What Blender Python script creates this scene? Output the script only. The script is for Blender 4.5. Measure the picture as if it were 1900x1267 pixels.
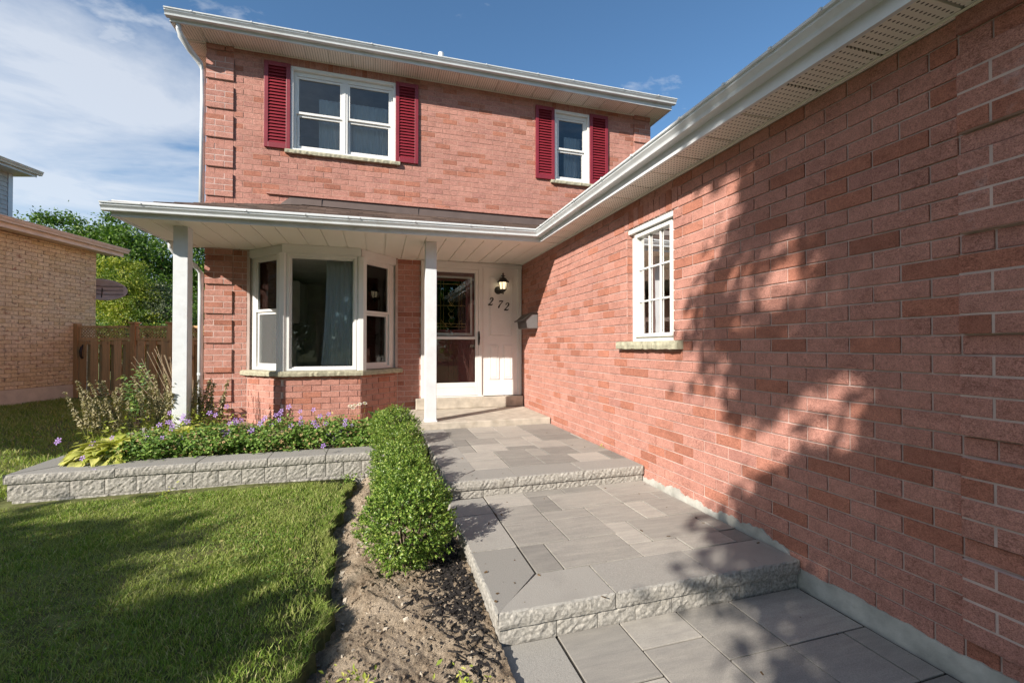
import bpy, math, random
import numpy as np
from mathutils import Vector

R = math.radians
random.seed(7)
rng = np.random.default_rng(7)
for o in list(bpy.data.objects):
    bpy.data.objects.remove(o)
scene = bpy.context.scene
COL = scene.collection

# ------------------------------------------------------------------ camera
CAM = Vector((0, 0, 1.30))
YAW, PITCH, FPX = R(16.66), R(0.66), 822.0
cam_d = bpy.data.cameras.new("camera")
cam_d.sensor_width = 36.0
cam_d.lens = 36.0 * FPX / 1900.0
cam_d.clip_start, cam_d.clip_end = 0.05, 1500
cam = bpy.data.objects.new("camera", cam_d)
cam.location = CAM
cam.rotation_euler = (R(90) + PITCH, 0, -YAW)
COL.objects.link(cam)
scene.camera = cam

# ------------------------------------------------------------------ light, sky, exposure
SUN_D = Vector((1.42, 1.0, -0.98)).normalized()          # direction the light travels
sun_l = bpy.data.lights.new("sun", "SUN")
sun_l.energy = 4.7
sun_l.angle = R(0.5)
sun_l.color = (1.0, 0.915, 0.81)
sun = bpy.data.objects.new("sun", sun_l)
sun.rotation_euler = SUN_D.to_track_quat("-Z", "Y").to_euler()
sun.location = (-20, -14, 16)
COL.objects.link(sun)
SUN_ELEV = math.asin(-SUN_D.z)
SUN_ROT = math.atan2(-SUN_D.x, -SUN_D.y)

world = bpy.data.worlds.new("World")
scene.world = world
world.use_nodes = True
wn = world.node_tree
wn.nodes.clear()


def N(nt, t, **kw):
    n = nt.nodes.new(t)
    for k, v in kw.items():
        setattr(n, k, v)
    return n


def L(nt, a, b):
    nt.links.new(a, b)


def math_n(nt, op, a, b=None, c=None, clamp=False):
    n = nt.nodes.new("ShaderNodeMath")
    n.operation = op
    n.use_clamp = clamp
    for i, v in enumerate((a, b, c)):
        if v is None:
            continue
        if isinstance(v, (int, float)):
            n.inputs[i].default_value = v
        else:
            nt.links.new(v, n.inputs[i])
    return n.outputs[0]


def ramp(nt, fac, stops):
    n = nt.nodes.new("ShaderNodeValToRGB")
    el = n.color_ramp.elements
    while len(el) < len(stops):
        el.new(0.5)
    for e, (p, c) in zip(el, stops):
        e.position = p
        e.color = (c[0], c[1], c[2], 1) if len(c) == 3 else c
    if fac is not None:
        nt.links.new(fac, n.inputs[0])
    return n.outputs[0]


def mixc(nt, fac, a, b, mode="MIX"):
    n = nt.nodes.new("ShaderNodeMix")
    n.data_type = "RGBA"
    n.blend_type = mode
    for sock, v in ((n.inputs[0], fac), (n.inputs[6], a), (n.inputs[7], b)):
        if isinstance(v, (int, float)):
            sock.default_value = v
        elif isinstance(v, (tuple, list)):
            sock.default_value = (v[0], v[1], v[2], 1)
        else:
            nt.links.new(v, sock)
    return n.outputs[2]


sky = N(wn, "ShaderNodeTexSky", sky_type="NISHITA")
sky.sun_disc = False
sky.sun_elevation = SUN_ELEV
sky.sun_rotation = SUN_ROT
sky.altitude = 200
sky.air_density = 1.0
sky.dust_density = 0.6
sky.ozone_density = 2.0
tc = N(wn, "ShaderNodeTexCoord")
sep = N(wn, "ShaderNodeSeparateXYZ")
L(wn, tc.outputs["Generated"], sep.inputs[0])
zz = math_n(wn, "ADD", math_n(wn, "MAXIMUM", sep.outputs[2], 0.0), 0.12)
px = math_n(wn, "DIVIDE", sep.outputs[0], zz)
py = math_n(wn, "DIVIDE", sep.outputs[1], zz)
comb = N(wn, "ShaderNodeCombineXYZ")
L(wn, px, comb.inputs[0])
L(wn, py, comb.inputs[1])
mp = N(wn, "ShaderNodeMapping")
mp.inputs["Rotation"].default_value = (0, 0, R(35))
mp.inputs["Scale"].default_value = (0.75, 1.05, 1)
mp.inputs["Location"].default_value = (11.3, 8.1, 0)
L(wn, comb.outputs[0], mp.inputs[0])
n1 = N(wn, "ShaderNodeTexNoise")
n1.inputs["Scale"].default_value = 1.9
n1.inputs["Detail"].default_value = 9
n1.inputs["Roughness"].default_value = 0.58
n1.inputs["Distortion"].default_value = 0.5
L(wn, mp.outputs[0], n1.inputs["Vector"])
# broad cloud bank lying to the north-west and thinning to the east
bank = math_n(wn, "MULTIPLY_ADD", math_n(wn, "DIVIDE", sep.outputs[0], math_n(wn, "ADD", math_n(wn, "MAXIMUM", sep.outputs[2], 0.0), 0.55)), -0.40, -0.035)
cl = math_n(wn, "ADD", n1.outputs[0], bank)
cmask = ramp(wn, cl, [(0.45, (0, 0, 0)), (0.60, (0.55, 0.55, 0.55)), (0.76, (1, 1, 1))])
n2 = N(wn, "ShaderNodeTexNoise")
n2.inputs["Scale"].default_value = 3.4
n2.inputs["Detail"].default_value = 7
n2.inputs["Roughness"].default_value = 0.6
L(wn, mp.outputs[0], n2.inputs["Vector"])
puff = ramp(wn, n2.outputs[0], [(0.60, (0, 0, 0)), (0.72, (0.75, 0.75, 0.75))])
cmask = math_n(wn, "MAXIMUM", cmask, puff)
cmask2 = math_n(wn, "MULTIPLY", cmask, 0.64)
skymul = mixc(wn, 1.0, sky.outputs[0], (0.66, 0.87, 0.97), "MULTIPLY")
skyc = mixc(wn, cmask2, skymul, (5.6, 5.75, 6.0))
bg = N(wn, "ShaderNodeBackground")
bg.inputs[1].default_value = 0.098
L(wn, skyc, bg.inputs[0])
wo = N(wn, "ShaderNodeOutputWorld")
L(wn, bg.outputs[0], wo.inputs[0])

scene.view_settings.view_transform = "Standard"
scene.view_settings.look = "None"
scene.view_settings.exposure = 0.80
scene.view_settings.gamma = 1.0
scene.view_settings.use_curve_mapping = False
try:
    scene.cycles.max_bounces = 8
    scene.cycles.transparent_max_bounces = 12
    scene.cycles.use_denoising = True
except Exception:
    pass

# ------------------------------------------------------------------ camera maths, only used to rank pieces by size
_fw = Vector((math.sin(YAW) * math.cos(PITCH), math.cos(YAW) * math.cos(PITCH), math.sin(PITCH)))
_rt = Vector((math.cos(YAW), -math.sin(YAW), 0))
_up = _rt.cross(_fw)


def proj(p):
    v = Vector(p) - CAM
    z = v.dot(_fw)
    if z < 0.05:
        return None
    return 950 + FPX * v.dot(_rt) / z, 633.5 - FPX * v.dot(_up) / z


# ------------------------------------------------------------------ object helpers
ORG = {}


def tag(o, label=None, cat=None, group=None, kind=None):
    if label:
        o["label"] = label
    if cat:
        o["category"] = cat
    if group:
        o["group"] = group
    if kind:
        o["kind"] = kind
    return o


def link(o, parent=None, origin=(0, 0, 0)):
    COL.objects.link(o)
    org = Vector(origin)
    if parent is not None:
        o.parent = parent
        o.location = org - ORG[parent.name]
    else:
        o.location = org
    ORG[o.name] = org
    return o


def thing(name, label, cat, origin, group=None):
    o = bpy.data.objects.new(name, None)
    o.empty_display_size = 0.1
    link(o, None, origin)
    return tag(o, label, cat, group)


def arr_mesh(name, V, quads=None, tris=None, mat=None, smooth=False):
    me = bpy.data.meshes.new(name)
    V = np.asarray(V, dtype=np.float32).reshape(-1, 3)
    q = np.zeros((0, 4), np.int32) if quads is None or len(quads) == 0 else np.asarray(quads, np.int32)
    t = np.zeros((0, 3), np.int32) if tris is None or len(tris) == 0 else np.asarray(tris, np.int32)
    me.vertices.add(len(V))
    me.vertices.foreach_set("co", V.ravel())
    nl = q.size + t.size
    me.loops.add(nl)
    me.loops.foreach_set("vertex_index", np.concatenate([q.ravel(), t.ravel()]))
    me.polygons.add(len(q) + len(t))
    st = np.concatenate([np.arange(len(q)) * 4, q.size + np.arange(len(t)) * 3]).astype(np.int32)
    me.polygons.foreach_set("loop_start", st)
    me.polygons.foreach_set("use_smooth", np.full(len(q) + len(t), bool(smooth)))
    me.update(calc_edges=True)
    if mat:
        me.materials.append(mat)
    return me


class MB:
    """collects shapes in world coordinates and links them as one mesh object"""

    def __init__(self):
        self.v, self.f = [], []

    def add(self, vs, fs):
        b = len(self.v)
        self.v += [tuple(p) for p in vs]
        self.f += [tuple(i + b for i in f) for f in fs]
        return self

    def hexa(self, p):
        return self.add(p, [(0, 1, 2, 3), (7, 6, 5, 4), (0, 4, 5, 1), (1, 5, 6, 2), (2, 6, 7, 3), (3, 7, 4, 0)])

    def box(self, x0, x1, y0, y1, z0, z1):
        return self.hexa([(x0, y0, z0), (x0, y1, z0), (x1, y1, z0), (x1, y0, z0),
                          (x0, y0, z1), (x0, y1, z1), (x1, y1, z1), (x1, y0, z1)])

    def poly(self, pts):
        return self.add(pts, [tuple(range(len(pts)))])

    def loft(self, rings, caps=True, closed=True):
        n = len(rings[0])
        vs = [p for r in rings for p in r]
        fs = []
        for i in range(len(rings) - 1):
            for j in range(n if closed else n - 1):
                k = (j + 1) % n
                fs.append((i * n + j, i * n + k, (i + 1) * n + k, (i + 1) * n + j))
        if caps:
            fs.append(tuple(range(n))[::-1])
            fs.append(tuple((len(rings) - 1) * n + j for j in range(n)))
        return self.add(vs, fs)

    def tube(self, pts, r, n=8, caps=True, squash=1.0):
        pts = [Vector(p) for p in pts]
        rs = r if isinstance(r, (list, tuple)) else [r] * len(pts)
        rings = []
        for i, p in enumerate(pts):
            d = (pts[min(i + 1, len(pts) - 1)] - pts[max(i - 1, 0)])
            d = d.normalized() if d.length > 1e-9 else Vector((0, 0, 1))
            a = Vector((0, 0, 1)) if abs(d.z) < 0.9 else Vector((1, 0, 0))
            u = d.cross(a).normalized()
            w = d.cross(u).normalized()
            rings.append([p + u * (rs[i] * math.cos(2 * math.pi * (k + .5) / n)) + w * (rs[i] * squash * math.sin(2 * math.pi * (k + .5) / n)) for k in range(n)])
        return self.loft(rings, caps)

    def lathe(self, c, prof, n=16, axis="z"):
        c = Vector(c)
        rings = []
        for r, h in prof:
            ring = []
            for k in range(n):
                a = 2 * math.pi * k / n
                if axis == "z":
                    ring.append(c + Vector((r * math.cos(a), r * math.sin(a), h)))
                elif axis == "y":
                    ring.append(c + Vector((r * math.cos(a), h, r * math.sin(a))))
                else:
                    ring.append(c + Vector((h, r * math.cos(a), r * math.sin(a))))
            rings.append(ring)
        return self.loft(rings)

    def mesh(self, name, mat, origin=(0, 0, 0), smooth=False):
        me = bpy.data.meshes.new(name)
        o = Vector(origin)
        me.from_pydata([(p[0] - o.x, p[1] - o.y, p[2] - o.z) for p in self.v], [], self.f)
        if smooth:
            for p in me.polygons:
                p.use_smooth = True
        me.update()
        if mat:
            me.materials.append(mat)
        return me

    def build(self, name, mat, parent=None, origin=None, smooth=False, bevel=0, label=None, kind=None):
        org = Vector(origin) if origin is not None else (ORG[parent.name] if parent is not None else Vector((0, 0, 0)))
        o = bpy.data.objects.new(name, self.mesh(name, mat, org, smooth))
        link(o, parent, org)
        if bevel:
            m = o.modifiers.new("bevel", "BEVEL")
            m.width = bevel
            m.segments = 2
            m.limit_method = "ANGLE"
        return tag(o, label, None, None, kind)


class Wall:
    """a vertical plane: u along e, z up, d outwards along n"""

    def __init__(s, p0, e, n):
        s.p0, s.e, s.n = Vector((p0[0], p0[1], 0)), Vector((e[0], e[1], 0)).normalized(), Vector((n[0], n[1], 0)).normalized()

    def at(s, u, z, d=0.0):
        p = s.p0 + s.e * u + s.n * d
        return (p.x, p.y, z)

    def box(s, mb, u0, u1, z0, z1, d0, d1):
        A = s.at
        return mb.hexa([A(u0, z0, d1), A(u0, z0, d0), A(u1, z0, d0), A(u1, z0, d1),
                        A(u0, z1, d1), A(u0, z1, d0), A(u1, z1, d0), A(u1, z1, d1)])

    def rect(s, mb, u0, u1, z0, z1, w, d0, d1, wb=None, wt=None):
        """a rectangular frame, butted at the corners"""
        wb = w if wb is None else wb
        wt = w if wt is None else wt
        s.box(mb, u0, u0 + w, z0, z1, d0, d1)
        s.box(mb, u1 - w, u1, z0, z1, d0, d1)
        s.box(mb, u0 + w, u1 - w, z0, z0 + wb, d0, d1)
        s.box(mb, u0 + w, u1 - w, z1 - wt, z1, d0, d1)
        return mb


# ------------------------------------------------------------------ materials
def new_mat(name):
    m = bpy.data.materials.new(name)
    m.use_nodes = True
    nt = m.node_tree
    bs = nt.nodes["Principled BSDF"]
    return m, nt, bs


def pos(nt):
    return nt.nodes.new("ShaderNodeNewGeometry").outputs["Position"]


def noise(nt, vec, scale, detail=4, rough=0.55, dist=0.0, stretch=None):
    if stretch is not None:
        m = nt.nodes.new("ShaderNodeMapping")
        m.inputs["Scale"].default_value = stretch
        nt.links.new(vec, m.inputs[0])
        vec = m.outputs[0]
    n = nt.nodes.new("ShaderNodeTexNoise")
    n.inputs["Scale"].default_value = scale
    n.inputs["Detail"].default_value = detail
    n.inputs["Roughness"].default_value = rough
    n.inputs["Distortion"].default_value = dist
    nt.links.new(vec, n.inputs["Vector"])
    return n.outputs[0]


def bump(nt, bs, h, strength=0.3, dist=0.01, prev=None):
    b = nt.nodes.new("ShaderNodeBump")
    b.inputs["Strength"].default_value = strength
    b.inputs["Distance"].default_value = dist
    nt.links.new(h, b.inputs["Height"])
    if prev is not None:
        nt.links.new(prev, b.inputs["Normal"])
    nt.links.new(b.outputs[0], bs.inputs["Normal"])
    return b.outputs[0]


def rnd(nt):
    """a random value for each piece, whether it is an object or an island of a joined mesh"""
    a = nt.nodes.new("ShaderNodeNewGeometry").outputs["Random Per Island"]
    b = nt.nodes.new("ShaderNodeObjectInfo").outputs["Random"]
    return math_n(nt, "FRACT", math_n(nt, "ADD", a, b))


def plain(name, col, rough=0.5, spec=0.5, metal=0.0, var=0.06, vscale=6.0, bmp=0.0, bscale=60, dirt=None):
    m, nt, bs = new_mat(name)
    p = pos(nt)
    f = noise(nt, p, vscale, 5)
    lo = tuple(c * (1 - var * 2) for c in col)
    hi = tuple(min(1, c * (1 + var * 2)) for c in col)
    c = ramp(nt, f, [(0.3, lo), (0.7, hi)])
    if dirt:
        d = noise(nt, p, dirt[1], 7, 0.65)
        c = mixc(nt, math_n(nt, "MULTIPLY", ramp(nt, d, [(0.55, (0, 0, 0)), (0.75, (1, 1, 1))]), dirt[2]), c, dirt[0])
    L(nt, c, bs.inputs["Base Color"])
    bs.inputs["Roughness"].default_value = rough
    bs.inputs["Specular IOR Level"].default_value = spec
    bs.inputs["Metallic"].default_value = metal
    if bmp:
        bump(nt, bs, noise(nt, p, bscale, 5), bmp, 0.006)
    return m


def brick_mat(name, stops, streak=None, crease=0.75):
    m, nt, bs = new_mat(name)
    p = pos(nt)
    r = rnd(nt)
    c = ramp(nt, r, stops)
    f = noise(nt, p, 20, 6, 0.65)
    c = mixc(nt, 0.8, c, ramp(nt, f, [(0.25, (0.76, 0.72, 0.70)), (0.75, (1.20, 1.17, 1.15))]), "MULTIPLY")
    f2 = noise(nt, p, 75, 4, 0.7)
    c = mixc(nt, 0.8, c, ramp(nt, f2, [(0.30, (0.72, 0.69, 0.67)), (0.5, (1, 1, 1)), (0.75, (1.22, 1.2, 1.18))]), "MULTIPLY")
    f3 = noise(nt, p, 0.9, 5, 0.6)
    c = mixc(nt, 0.7, c, ramp(nt, f3, [(0.3, (0.86, 0.85, 0.86)), (0.7, (1.08, 1.07, 1.06))]), "MULTIPLY")
    g = noise(nt, p, 220, 3, 0.7)
    c = mixc(nt, 0.85, c, ramp(nt, g, [(0.30, (0.35, 0.35, 0.36)), (0.5, (1.0, 1.0, 1.0)), (0.75, (1.35, 1.35, 1.35))]), "MULTIPLY")
    if streak:
        s = noise(nt, p, 9.0, 3, 0.6, 0.2, (1, 1, 2.6))
        c = mixc(nt, math_n(nt, "MULTIPLY", ramp(nt, s, [(0.60, (0, 0, 0)), (0.68, (1, 1, 1))]), 0.8), c, streak[0])
        s2 = noise(nt, p, 8.0, 3, 0.6, 0.2, (1.1, 1.1, 2.9))
        c = mixc(nt, math_n(nt, "MULTIPLY", ramp(nt, s2, [(0.33, (1, 1, 1)), (0.40, (0, 0, 0))]), 0.65), c, streak[1])
    else:
        e = noise(nt, p, 1.7, 6, 0.7)
        c = mixc(nt, math_n(nt, "MULTIPLY", ramp(nt, e, [(0.66, (0, 0, 0)), (0.76, (1, 1, 1))]), 0.5), c, (0.55, 0.47, 0.47))
    cm = noise(nt, p, 5.5, 2)
    cv = noise(nt, p, 26, 2, 0.5, 1.2, (1, 1, 1.7))
    cr = ramp(nt, math_n(nt, "ABSOLUTE", math_n(nt, "SUBTRACT", cv, 0.5)), [(0.0, (1, 1, 1)), (0.045, (0, 0, 0))])
    cr = math_n(nt, "MULTIPLY", cr, ramp(nt, cm, [(0.46, (0, 0, 0)), (0.58, (1, 1, 1))]))
    c = mixc(nt, math_n(nt, "MULTIPLY", cr, crease * 1.5), c, (0.13, 0.05, 0.035))  # shade of the creases put into the colour, as the bump hardly shows
    L(nt, c, bs.inputs["Base Color"])
    bs.inputs["Roughness"].default_value = 0.92
    bs.inputs["Specular IOR Level"].default_value = 0.2
    # drag creases pressed into the clay face, then sandy grain
    d = noise(nt, p, 22, 2, 0.5, 1.6, (1, 1, 1.6))
    ridge = math_n(nt, "ABSOLUTE", math_n(nt, "SUBTRACT", d, 0.5))
    cre = ramp(nt, ridge, [(0.0, (0, 0, 0)), (0.045, (1, 1, 1))])
    b1 = bump(nt, bs, cre, crease, 0.004)
    bump(nt, bs, noise(nt, p, 120, 5, 0.75), 0.45, 0.004, b1)
    return m


M = {}
M["brick"] = brick_mat("red_brick", [(0.0, (0.35, 0.152, 0.108)), (0.06, (0.40, 0.175, 0.125)), (0.13, (0.455, 0.20, 0.14)), (0.20, (0.455, 0.232, 0.187)), (0.6, (0.485, 0.251, 0.205)), (0.85, (0.50, 0.263, 0.214)), (1.0, (0.43, 0.218, 0.182))], crease=0.38)
M["mortar"] = plain("mortar", (0.54, 0.425, 0.385), 0.95, 0.1, var=0.08, bmp=0.5, bscale=180)
M["mortar_red"] = plain("tinted_mortar", (0.45, 0.275, 0.22), 0.95, 0.1, var=0.08, bmp=0.5, bscale=180)
M["buff"] = brick_mat("buff_brick", [(0.0, (0.78, 0.66, 0.38)), (0.4, (0.86, 0.75, 0.47)), (0.75, (0.88, 0.78, 0.52)), (1.0, (0.80, 0.71, 0.48))],
                      streak=((0.17, 0.155, 0.125), (0.33, 0.12, 0.08)), crease=0.3)
M["buff_mortar"] = plain("buff_mortar", (0.34, 0.25, 0.17), 0.95, 0.1)
M["sill"] = plain("cast_stone_sill", (0.36, 0.345, 0.255), 0.9, 0.2, var=0.14, vscale=20, bmp=0.5, bscale=70)
M["concrete"] = plain("porch_concrete", (0.45, 0.41, 0.345), 0.92, 0.2, var=0.1, vscale=9, bmp=0.5, bscale=160, dirt=((0.23, 0.20, 0.14), 5.0, 0.5))
M["parge"] = plain("parged_foundation", (0.43, 0.425, 0.39), 0.92, 0.15, var=0.14, vscale=7, bmp=0.6, bscale=50, dirt=((0.20, 0.19, 0.15), 3.0, 0.6))
M["white"] = plain("white_vinyl", (0.72, 0.72, 0.70), 0.38, 0.5, var=0.02, vscale=3)
M["alu"] = plain("white_aluminium", (0.66, 0.695, 0.715), 0.33, 0.5, var=0.03, vscale=4, dirt=((0.40, 0.38, 0.33), 3.2, 0.45))
M["paint"] = plain("chipped_white_paint", (0.63, 0.66, 0.68), 0.6, 0.4, var=0.03, vscale=9, bmp=0.12, bscale=90, dirt=((0.52, 0.50, 0.46), 14.0, 0.30))
M["panelpaint"] = plain("white_panel_paint", (0.78, 0.77, 0.75), 0.45, 0.4, var=0.015)
M["shutter"] = plain("burgundy_shutter", (0.21, 0.020, 0.031), 0.42, 0.5, var=0.06)
M["doorred"] = plain("burgundy_door", (0.17, 0.028, 0.028), 0.35, 0.5)
M["black"] = plain("black_metal", (0.016, 0.014, 0.013), 0.4, 0.5, var=0.1)
M["gold"] = plain("brass_came", (0.45, 0.33, 0.12), 0.35, 0.5, metal=0.7)
M["flash"] = plain("brown_flashing", (0.115, 0.085, 0.075), 0.5, 0.4, var=0.05)
M["dishgrey"] = plain("dish_grey", (0.44, 0.40, 0.35), 0.6, 0.3)
M["taupe"] = plain("taupe_trim", (0.78, 0.70, 0.57), 0.45, 0.4)
M["siding"] = plain("pale_siding", (0.52, 0.52, 0.50), 0.55, 0.3)
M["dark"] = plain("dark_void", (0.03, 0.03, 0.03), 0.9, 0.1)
M["room"] = plain("room_paint", (0.66, 0.66, 0.58), 0.9, 0.1)
M["cabinet"] = plain("cabinet_paint", (0.62, 0.64, 0.58), 0.5, 0.4)
M["stain"] = plain("stained_timber", (0.34, 0.21, 0.10), 0.7, 0.3, var=0.15)
M["bark"] = plain("bark", (0.085, 0.062, 0.045), 0.95, 0.1, var=0.25, vscale=20, bmp=0.8, bscale=30)


def glass_mat(name, tint=(0.955, 0.97, 0.965), ior=1.55, gain=1.0):
    m = bpy.data.materials.new(name)
    m.use_nodes = True
    nt = m.node_tree
    nt.nodes.clear()
    out = N(nt, "ShaderNodeOutputMaterial")
    mx = N(nt, "ShaderNodeMixShader")
    tr = N(nt, "ShaderNodeBsdfTransparent")
    tr.inputs[0].default_value = (*tint, 1)
    gl = N(nt, "ShaderNodeBsdfGlossy")
    gl.inputs["Roughness"].default_value = 0.0
    fr = N(nt, "ShaderNodeFresnel")
    fr.inputs[0].default_value = ior
    nb = N(nt, "ShaderNodeBump")
    nb.inputs["Strength"].default_value = 0.02
    nb.inputs["Distance"].default_value = 0.02
    L(nt, noise(nt, pos(nt), 3.0, 2), nb.inputs["Height"])
    L(nt, nb.outputs[0], gl.inputs["Normal"])
    L(nt, math_n(nt, "MULTIPLY", fr.outputs[0], gain, clamp=True), mx.inputs[0])
    L(nt, tr.outputs[0], mx.inputs[1])
    L(nt, gl.outputs[0], mx.inputs[2])
    L(nt, mx.outputs[0], out.inputs[0])
    return m


M["glass"] = glass_mat("window_glass")
def screen_mat():
    m = bpy.data.materials.new("insect_screen")
    m.use_nodes = True
    nt = m.node_tree
    nt.nodes.clear()
    out = N(nt, "ShaderNodeOutputMaterial")
    mx = N(nt, "ShaderNodeMixShader")
    mx.inputs[0].default_value = 0.22
    tr = N(nt, "ShaderNodeBsdfTransparent")
    df = N(nt, "ShaderNodeBsdfDiffuse")
    df.inputs[0].default_value = (0.22, 0.23, 0.23, 1)
    L(nt, tr.outputs[0], mx.inputs[1])
    L(nt, df.outputs[0], mx.inputs[2])
    L(nt, mx.outputs[0], out.inputs[0])
    return m


M["screen"] = screen_mat()
M["texglass"] = glass_mat("textured_glass", (0.42, 0.48, 0.40), 1.6, 1.3)


def vented_mat(name, base, holes=True, along="x"):
    m, nt, bs = new_mat(name)
    p = pos(nt)
    c = ramp(nt, noise(nt, p, 2.0, 4), [(0.3, tuple(v * 0.94 for v in base)), (0.7, base)])
    if holes:
        mpn = nt.nodes.new("ShaderNodeMapping")
        mpn.inputs["Scale"].default_value = (30, 42, 0) if along == "x" else (42, 30, 0)
        nt.links.new(p, mpn.inputs[0])
        v = nt.nodes.new("ShaderNodeTexVoronoi")
        v.voronoi_dimensions = "2D"
        v.inputs["Scale"].default_value = 1.0
        v.inputs["Randomness"].default_value = 0.0
        nt.links.new(mpn.outputs[0], v.inputs["Vector"])
        h = ramp(nt, v.outputs["Distance"], [(0.17, (1, 1, 1)), (0.23, (0, 0, 0))])
        c = mixc(nt, h, c, (0.045, 0.04, 0.035))
    L(nt, c, bs.inputs["Base Color"])
    bs.inputs["Roughness"].default_value = 0.5
    return m


CREAM = (0.84, 0.81, 0.74)
M["soffit"] = vented_mat("cream_soffit", CREAM, False)
M["vent_x"] = vented_mat("vented_soffit_front", CREAM, True, "x")
M["vent_y"] = vented_mat("vented_soffit_side", CREAM, True, "y")


def paver_mat(name, lo, hi, streak=True, grain=0.3):
    m, nt, bs = new_mat(name)
    p = pos(nt)
    r = rnd(nt)
    c = ramp(nt, r, [(0, lo), (0.5, tuple((a + b) / 2 for a, b in zip(lo, hi))), (1, hi)])
    if streak:
        s = noise(nt, p, 5.0, 5, 0.6, 0.3, (0.9, 5.5, 1))
        c = mixc(nt, 0.6, c, ramp(nt, s, [(0.25, (0.70, 0.70, 0.72)), (0.75, (1.22, 1.20, 1.16))]), "MULTIPLY")
    g = noise(nt, p, 260, 3, 0.7)
    c = mixc(nt, 0.5, c, ramp(nt, g, [(0.3, (0.45, 0.45, 0.45)), (0.7, (1.4, 1.4, 1.4))]), "MULTIPLY")
    st = noise(nt, p, 2.6, 7, 0.65)
    c = mixc(nt, math_n(nt, "MULTIPLY", ramp(nt, st, [(0.55, (0, 0, 0)), (0.75, (1, 1, 1))]), 0.3), c, (0.16, 0.15, 0.14))
    L(nt, c, bs.inputs["Base Color"])
    bs.inputs["Roughness"].default_value = 0.85
    bs.inputs["Specular IOR Level"].default_value = 0.25
    bump(nt, bs, noise(nt, p, 190, 4, 0.7), grain, 0.004)
    return m


M["paver"] = paver_mat("grey_paver", (0.222, 0.214, 0.197), (0.41, 0.388, 0.348))
M["coping"] = paver_mat("grey_coping", (0.255, 0.247, 0.227), (0.335, 0.322, 0.294), False, 0.5)
M["split"] = plain("split_face_block", (0.325, 0.31, 0.28), 0.95, 0.15, var=0.20, vscale=70, bmp=0.5, bscale=90, dirt=((0.20, 0.18, 0.14), 9.0, 0.5))
M["joint"] = plain("joint_sand", (0.045, 0.042, 0.036), 0.95, 0.1, var=0.2, vscale=40)


def soil_mat():
    m, nt, bs = new_mat("dry_soil")
    p = pos(nt)
    a = noise(nt, p, 7, 8, 0.65)
    c = ramp(nt, a, [(0.3, (0.22, 0.165, 0.115)), (0.5, (0.40, 0.325, 0.24)), (0.75, (0.50, 0.42, 0.325))])
    g = noise(nt, p, 120, 4, 0.75)
    c = mixc(nt, 0.7, c, ramp(nt, g, [(0.3, (0.45, 0.43, 0.42)), (0.7, (1.3, 1.28, 1.25))]), "MULTIPLY")
    L(nt, c, bs.inputs["Base Color"])
    bs.inputs["Roughness"].default_value = 0.97
    bs.inputs["Specular IOR Level"].default_value = 0.1
    b1 = bump(nt, bs, noise(nt, p, 30, 6, 0.7), 0.9, 0.03)
    bump(nt, bs, noise(nt, p, 140, 4, 0.7), 0.8, 0.01, b1)
    return m


M["soil"] = soil_mat()
M["mulch"] = plain("black_mulch", (0.022, 0.019, 0.018), 0.8, 0.3, var=0.4, vscale=60, bmp=0.5, bscale=120)
M["pebble"] = plain("pale_pebble", (0.42, 0.37, 0.30), 0.9, 0.2, var=0.25, vscale=40, bmp=0.3, bscale=90)
M["turf"] = plain("turf_base", (0.11, 0.12, 0.045), 0.95, 0.1, var=0.3, vscale=12, bmp=0.8, bscale=60, dirt=((0.22, 0.165, 0.10), 5.0, 0.7))


def leaf_mat(name, stops, trans=0.3, rough=0.5, spec=0.35, clump=None):
    m = bpy.data.materials.new(name)
    m.use_nodes = True
    nt = m.node_tree
    bs = nt.nodes["Principled BSDF"]
    out = nt.nodes["Material Output"]
    c = ramp(nt, rnd(nt), stops)
    if clump:
        k = noise(nt, pos(nt), clump[0], 3)
        c = mixc(nt, math_n(nt, "MULTIPLY", ramp(nt, k, [(0.42, (0, 0, 0)), (0.62, (1, 1, 1))]), clump[2]), c, clump[1])
    L(nt, c, bs.inputs["Base Color"])
    bs.inputs["Roughness"].default_value = rough
    bs.inputs["Specular IOR Level"].default_value = spec
    tl = N(nt, "ShaderNodeBsdfTranslucent")
    c2 = mixc(nt, 1.0, c, (1.1, 1.25, 0.55), "MULTIPLY")
    L(nt, c2, tl.inputs[0])
    mx = N(nt, "ShaderNodeMixShader")
    mx.inputs[0].default_value = trans
    L(nt, bs.outputs[0], mx.inputs[1])
    L(nt, tl.outputs[0], mx.inputs[2])
    L(nt, mx.outputs[0], out.inputs[0])
    return m


M["grass"] = leaf_mat("grass_blades", [(0, (0.13, 0.22, 0.03)), (0.4, (0.21, 0.32, 0.055)), (0.72, (0.31, 0.40, 0.09)), (0.88, (0.46, 0.45, 0.18)), (1, (0.58, 0.50, 0.28))], 0.3, 0.55, 0.25, (2.2, (0.38, 0.40, 0.14), 0.5))
M["box"] = leaf_mat("boxwood_leaf", [(0, (0.05, 0.10, 0.014)), (0.3, (0.105, 0.195, 0.028)), (0.7, (0.22, 0.34, 0.055)), (1, (0.48, 0.56, 0.14))], 0.25, 0.38, 0.5)
M["crane"] = leaf_mat("cranesbill_leaf", [(0, (0.08, 0.16, 0.03)), (0.5, (0.17, 0.29, 0.055)), (0.82, (0.26, 0.38, 0.085)), (0.92, (0.42, 0.32, 0.15)), (1, (0.45, 0.29, 0.15))], 0.25)
M["lime"] = leaf_mat("lime_leaf", [(0, (0.22, 0.30, 0.045)), (0.6, (0.38, 0.44, 0.075)), (1, (0.52, 0.50, 0.13))], 0.3)
M["hosta"] = None
M["petal"] = leaf_mat("violet_petal", [(0, (0.33, 0.18, 0.55)), (1, (0.46, 0.30, 0.68))], 0.35)
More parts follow.
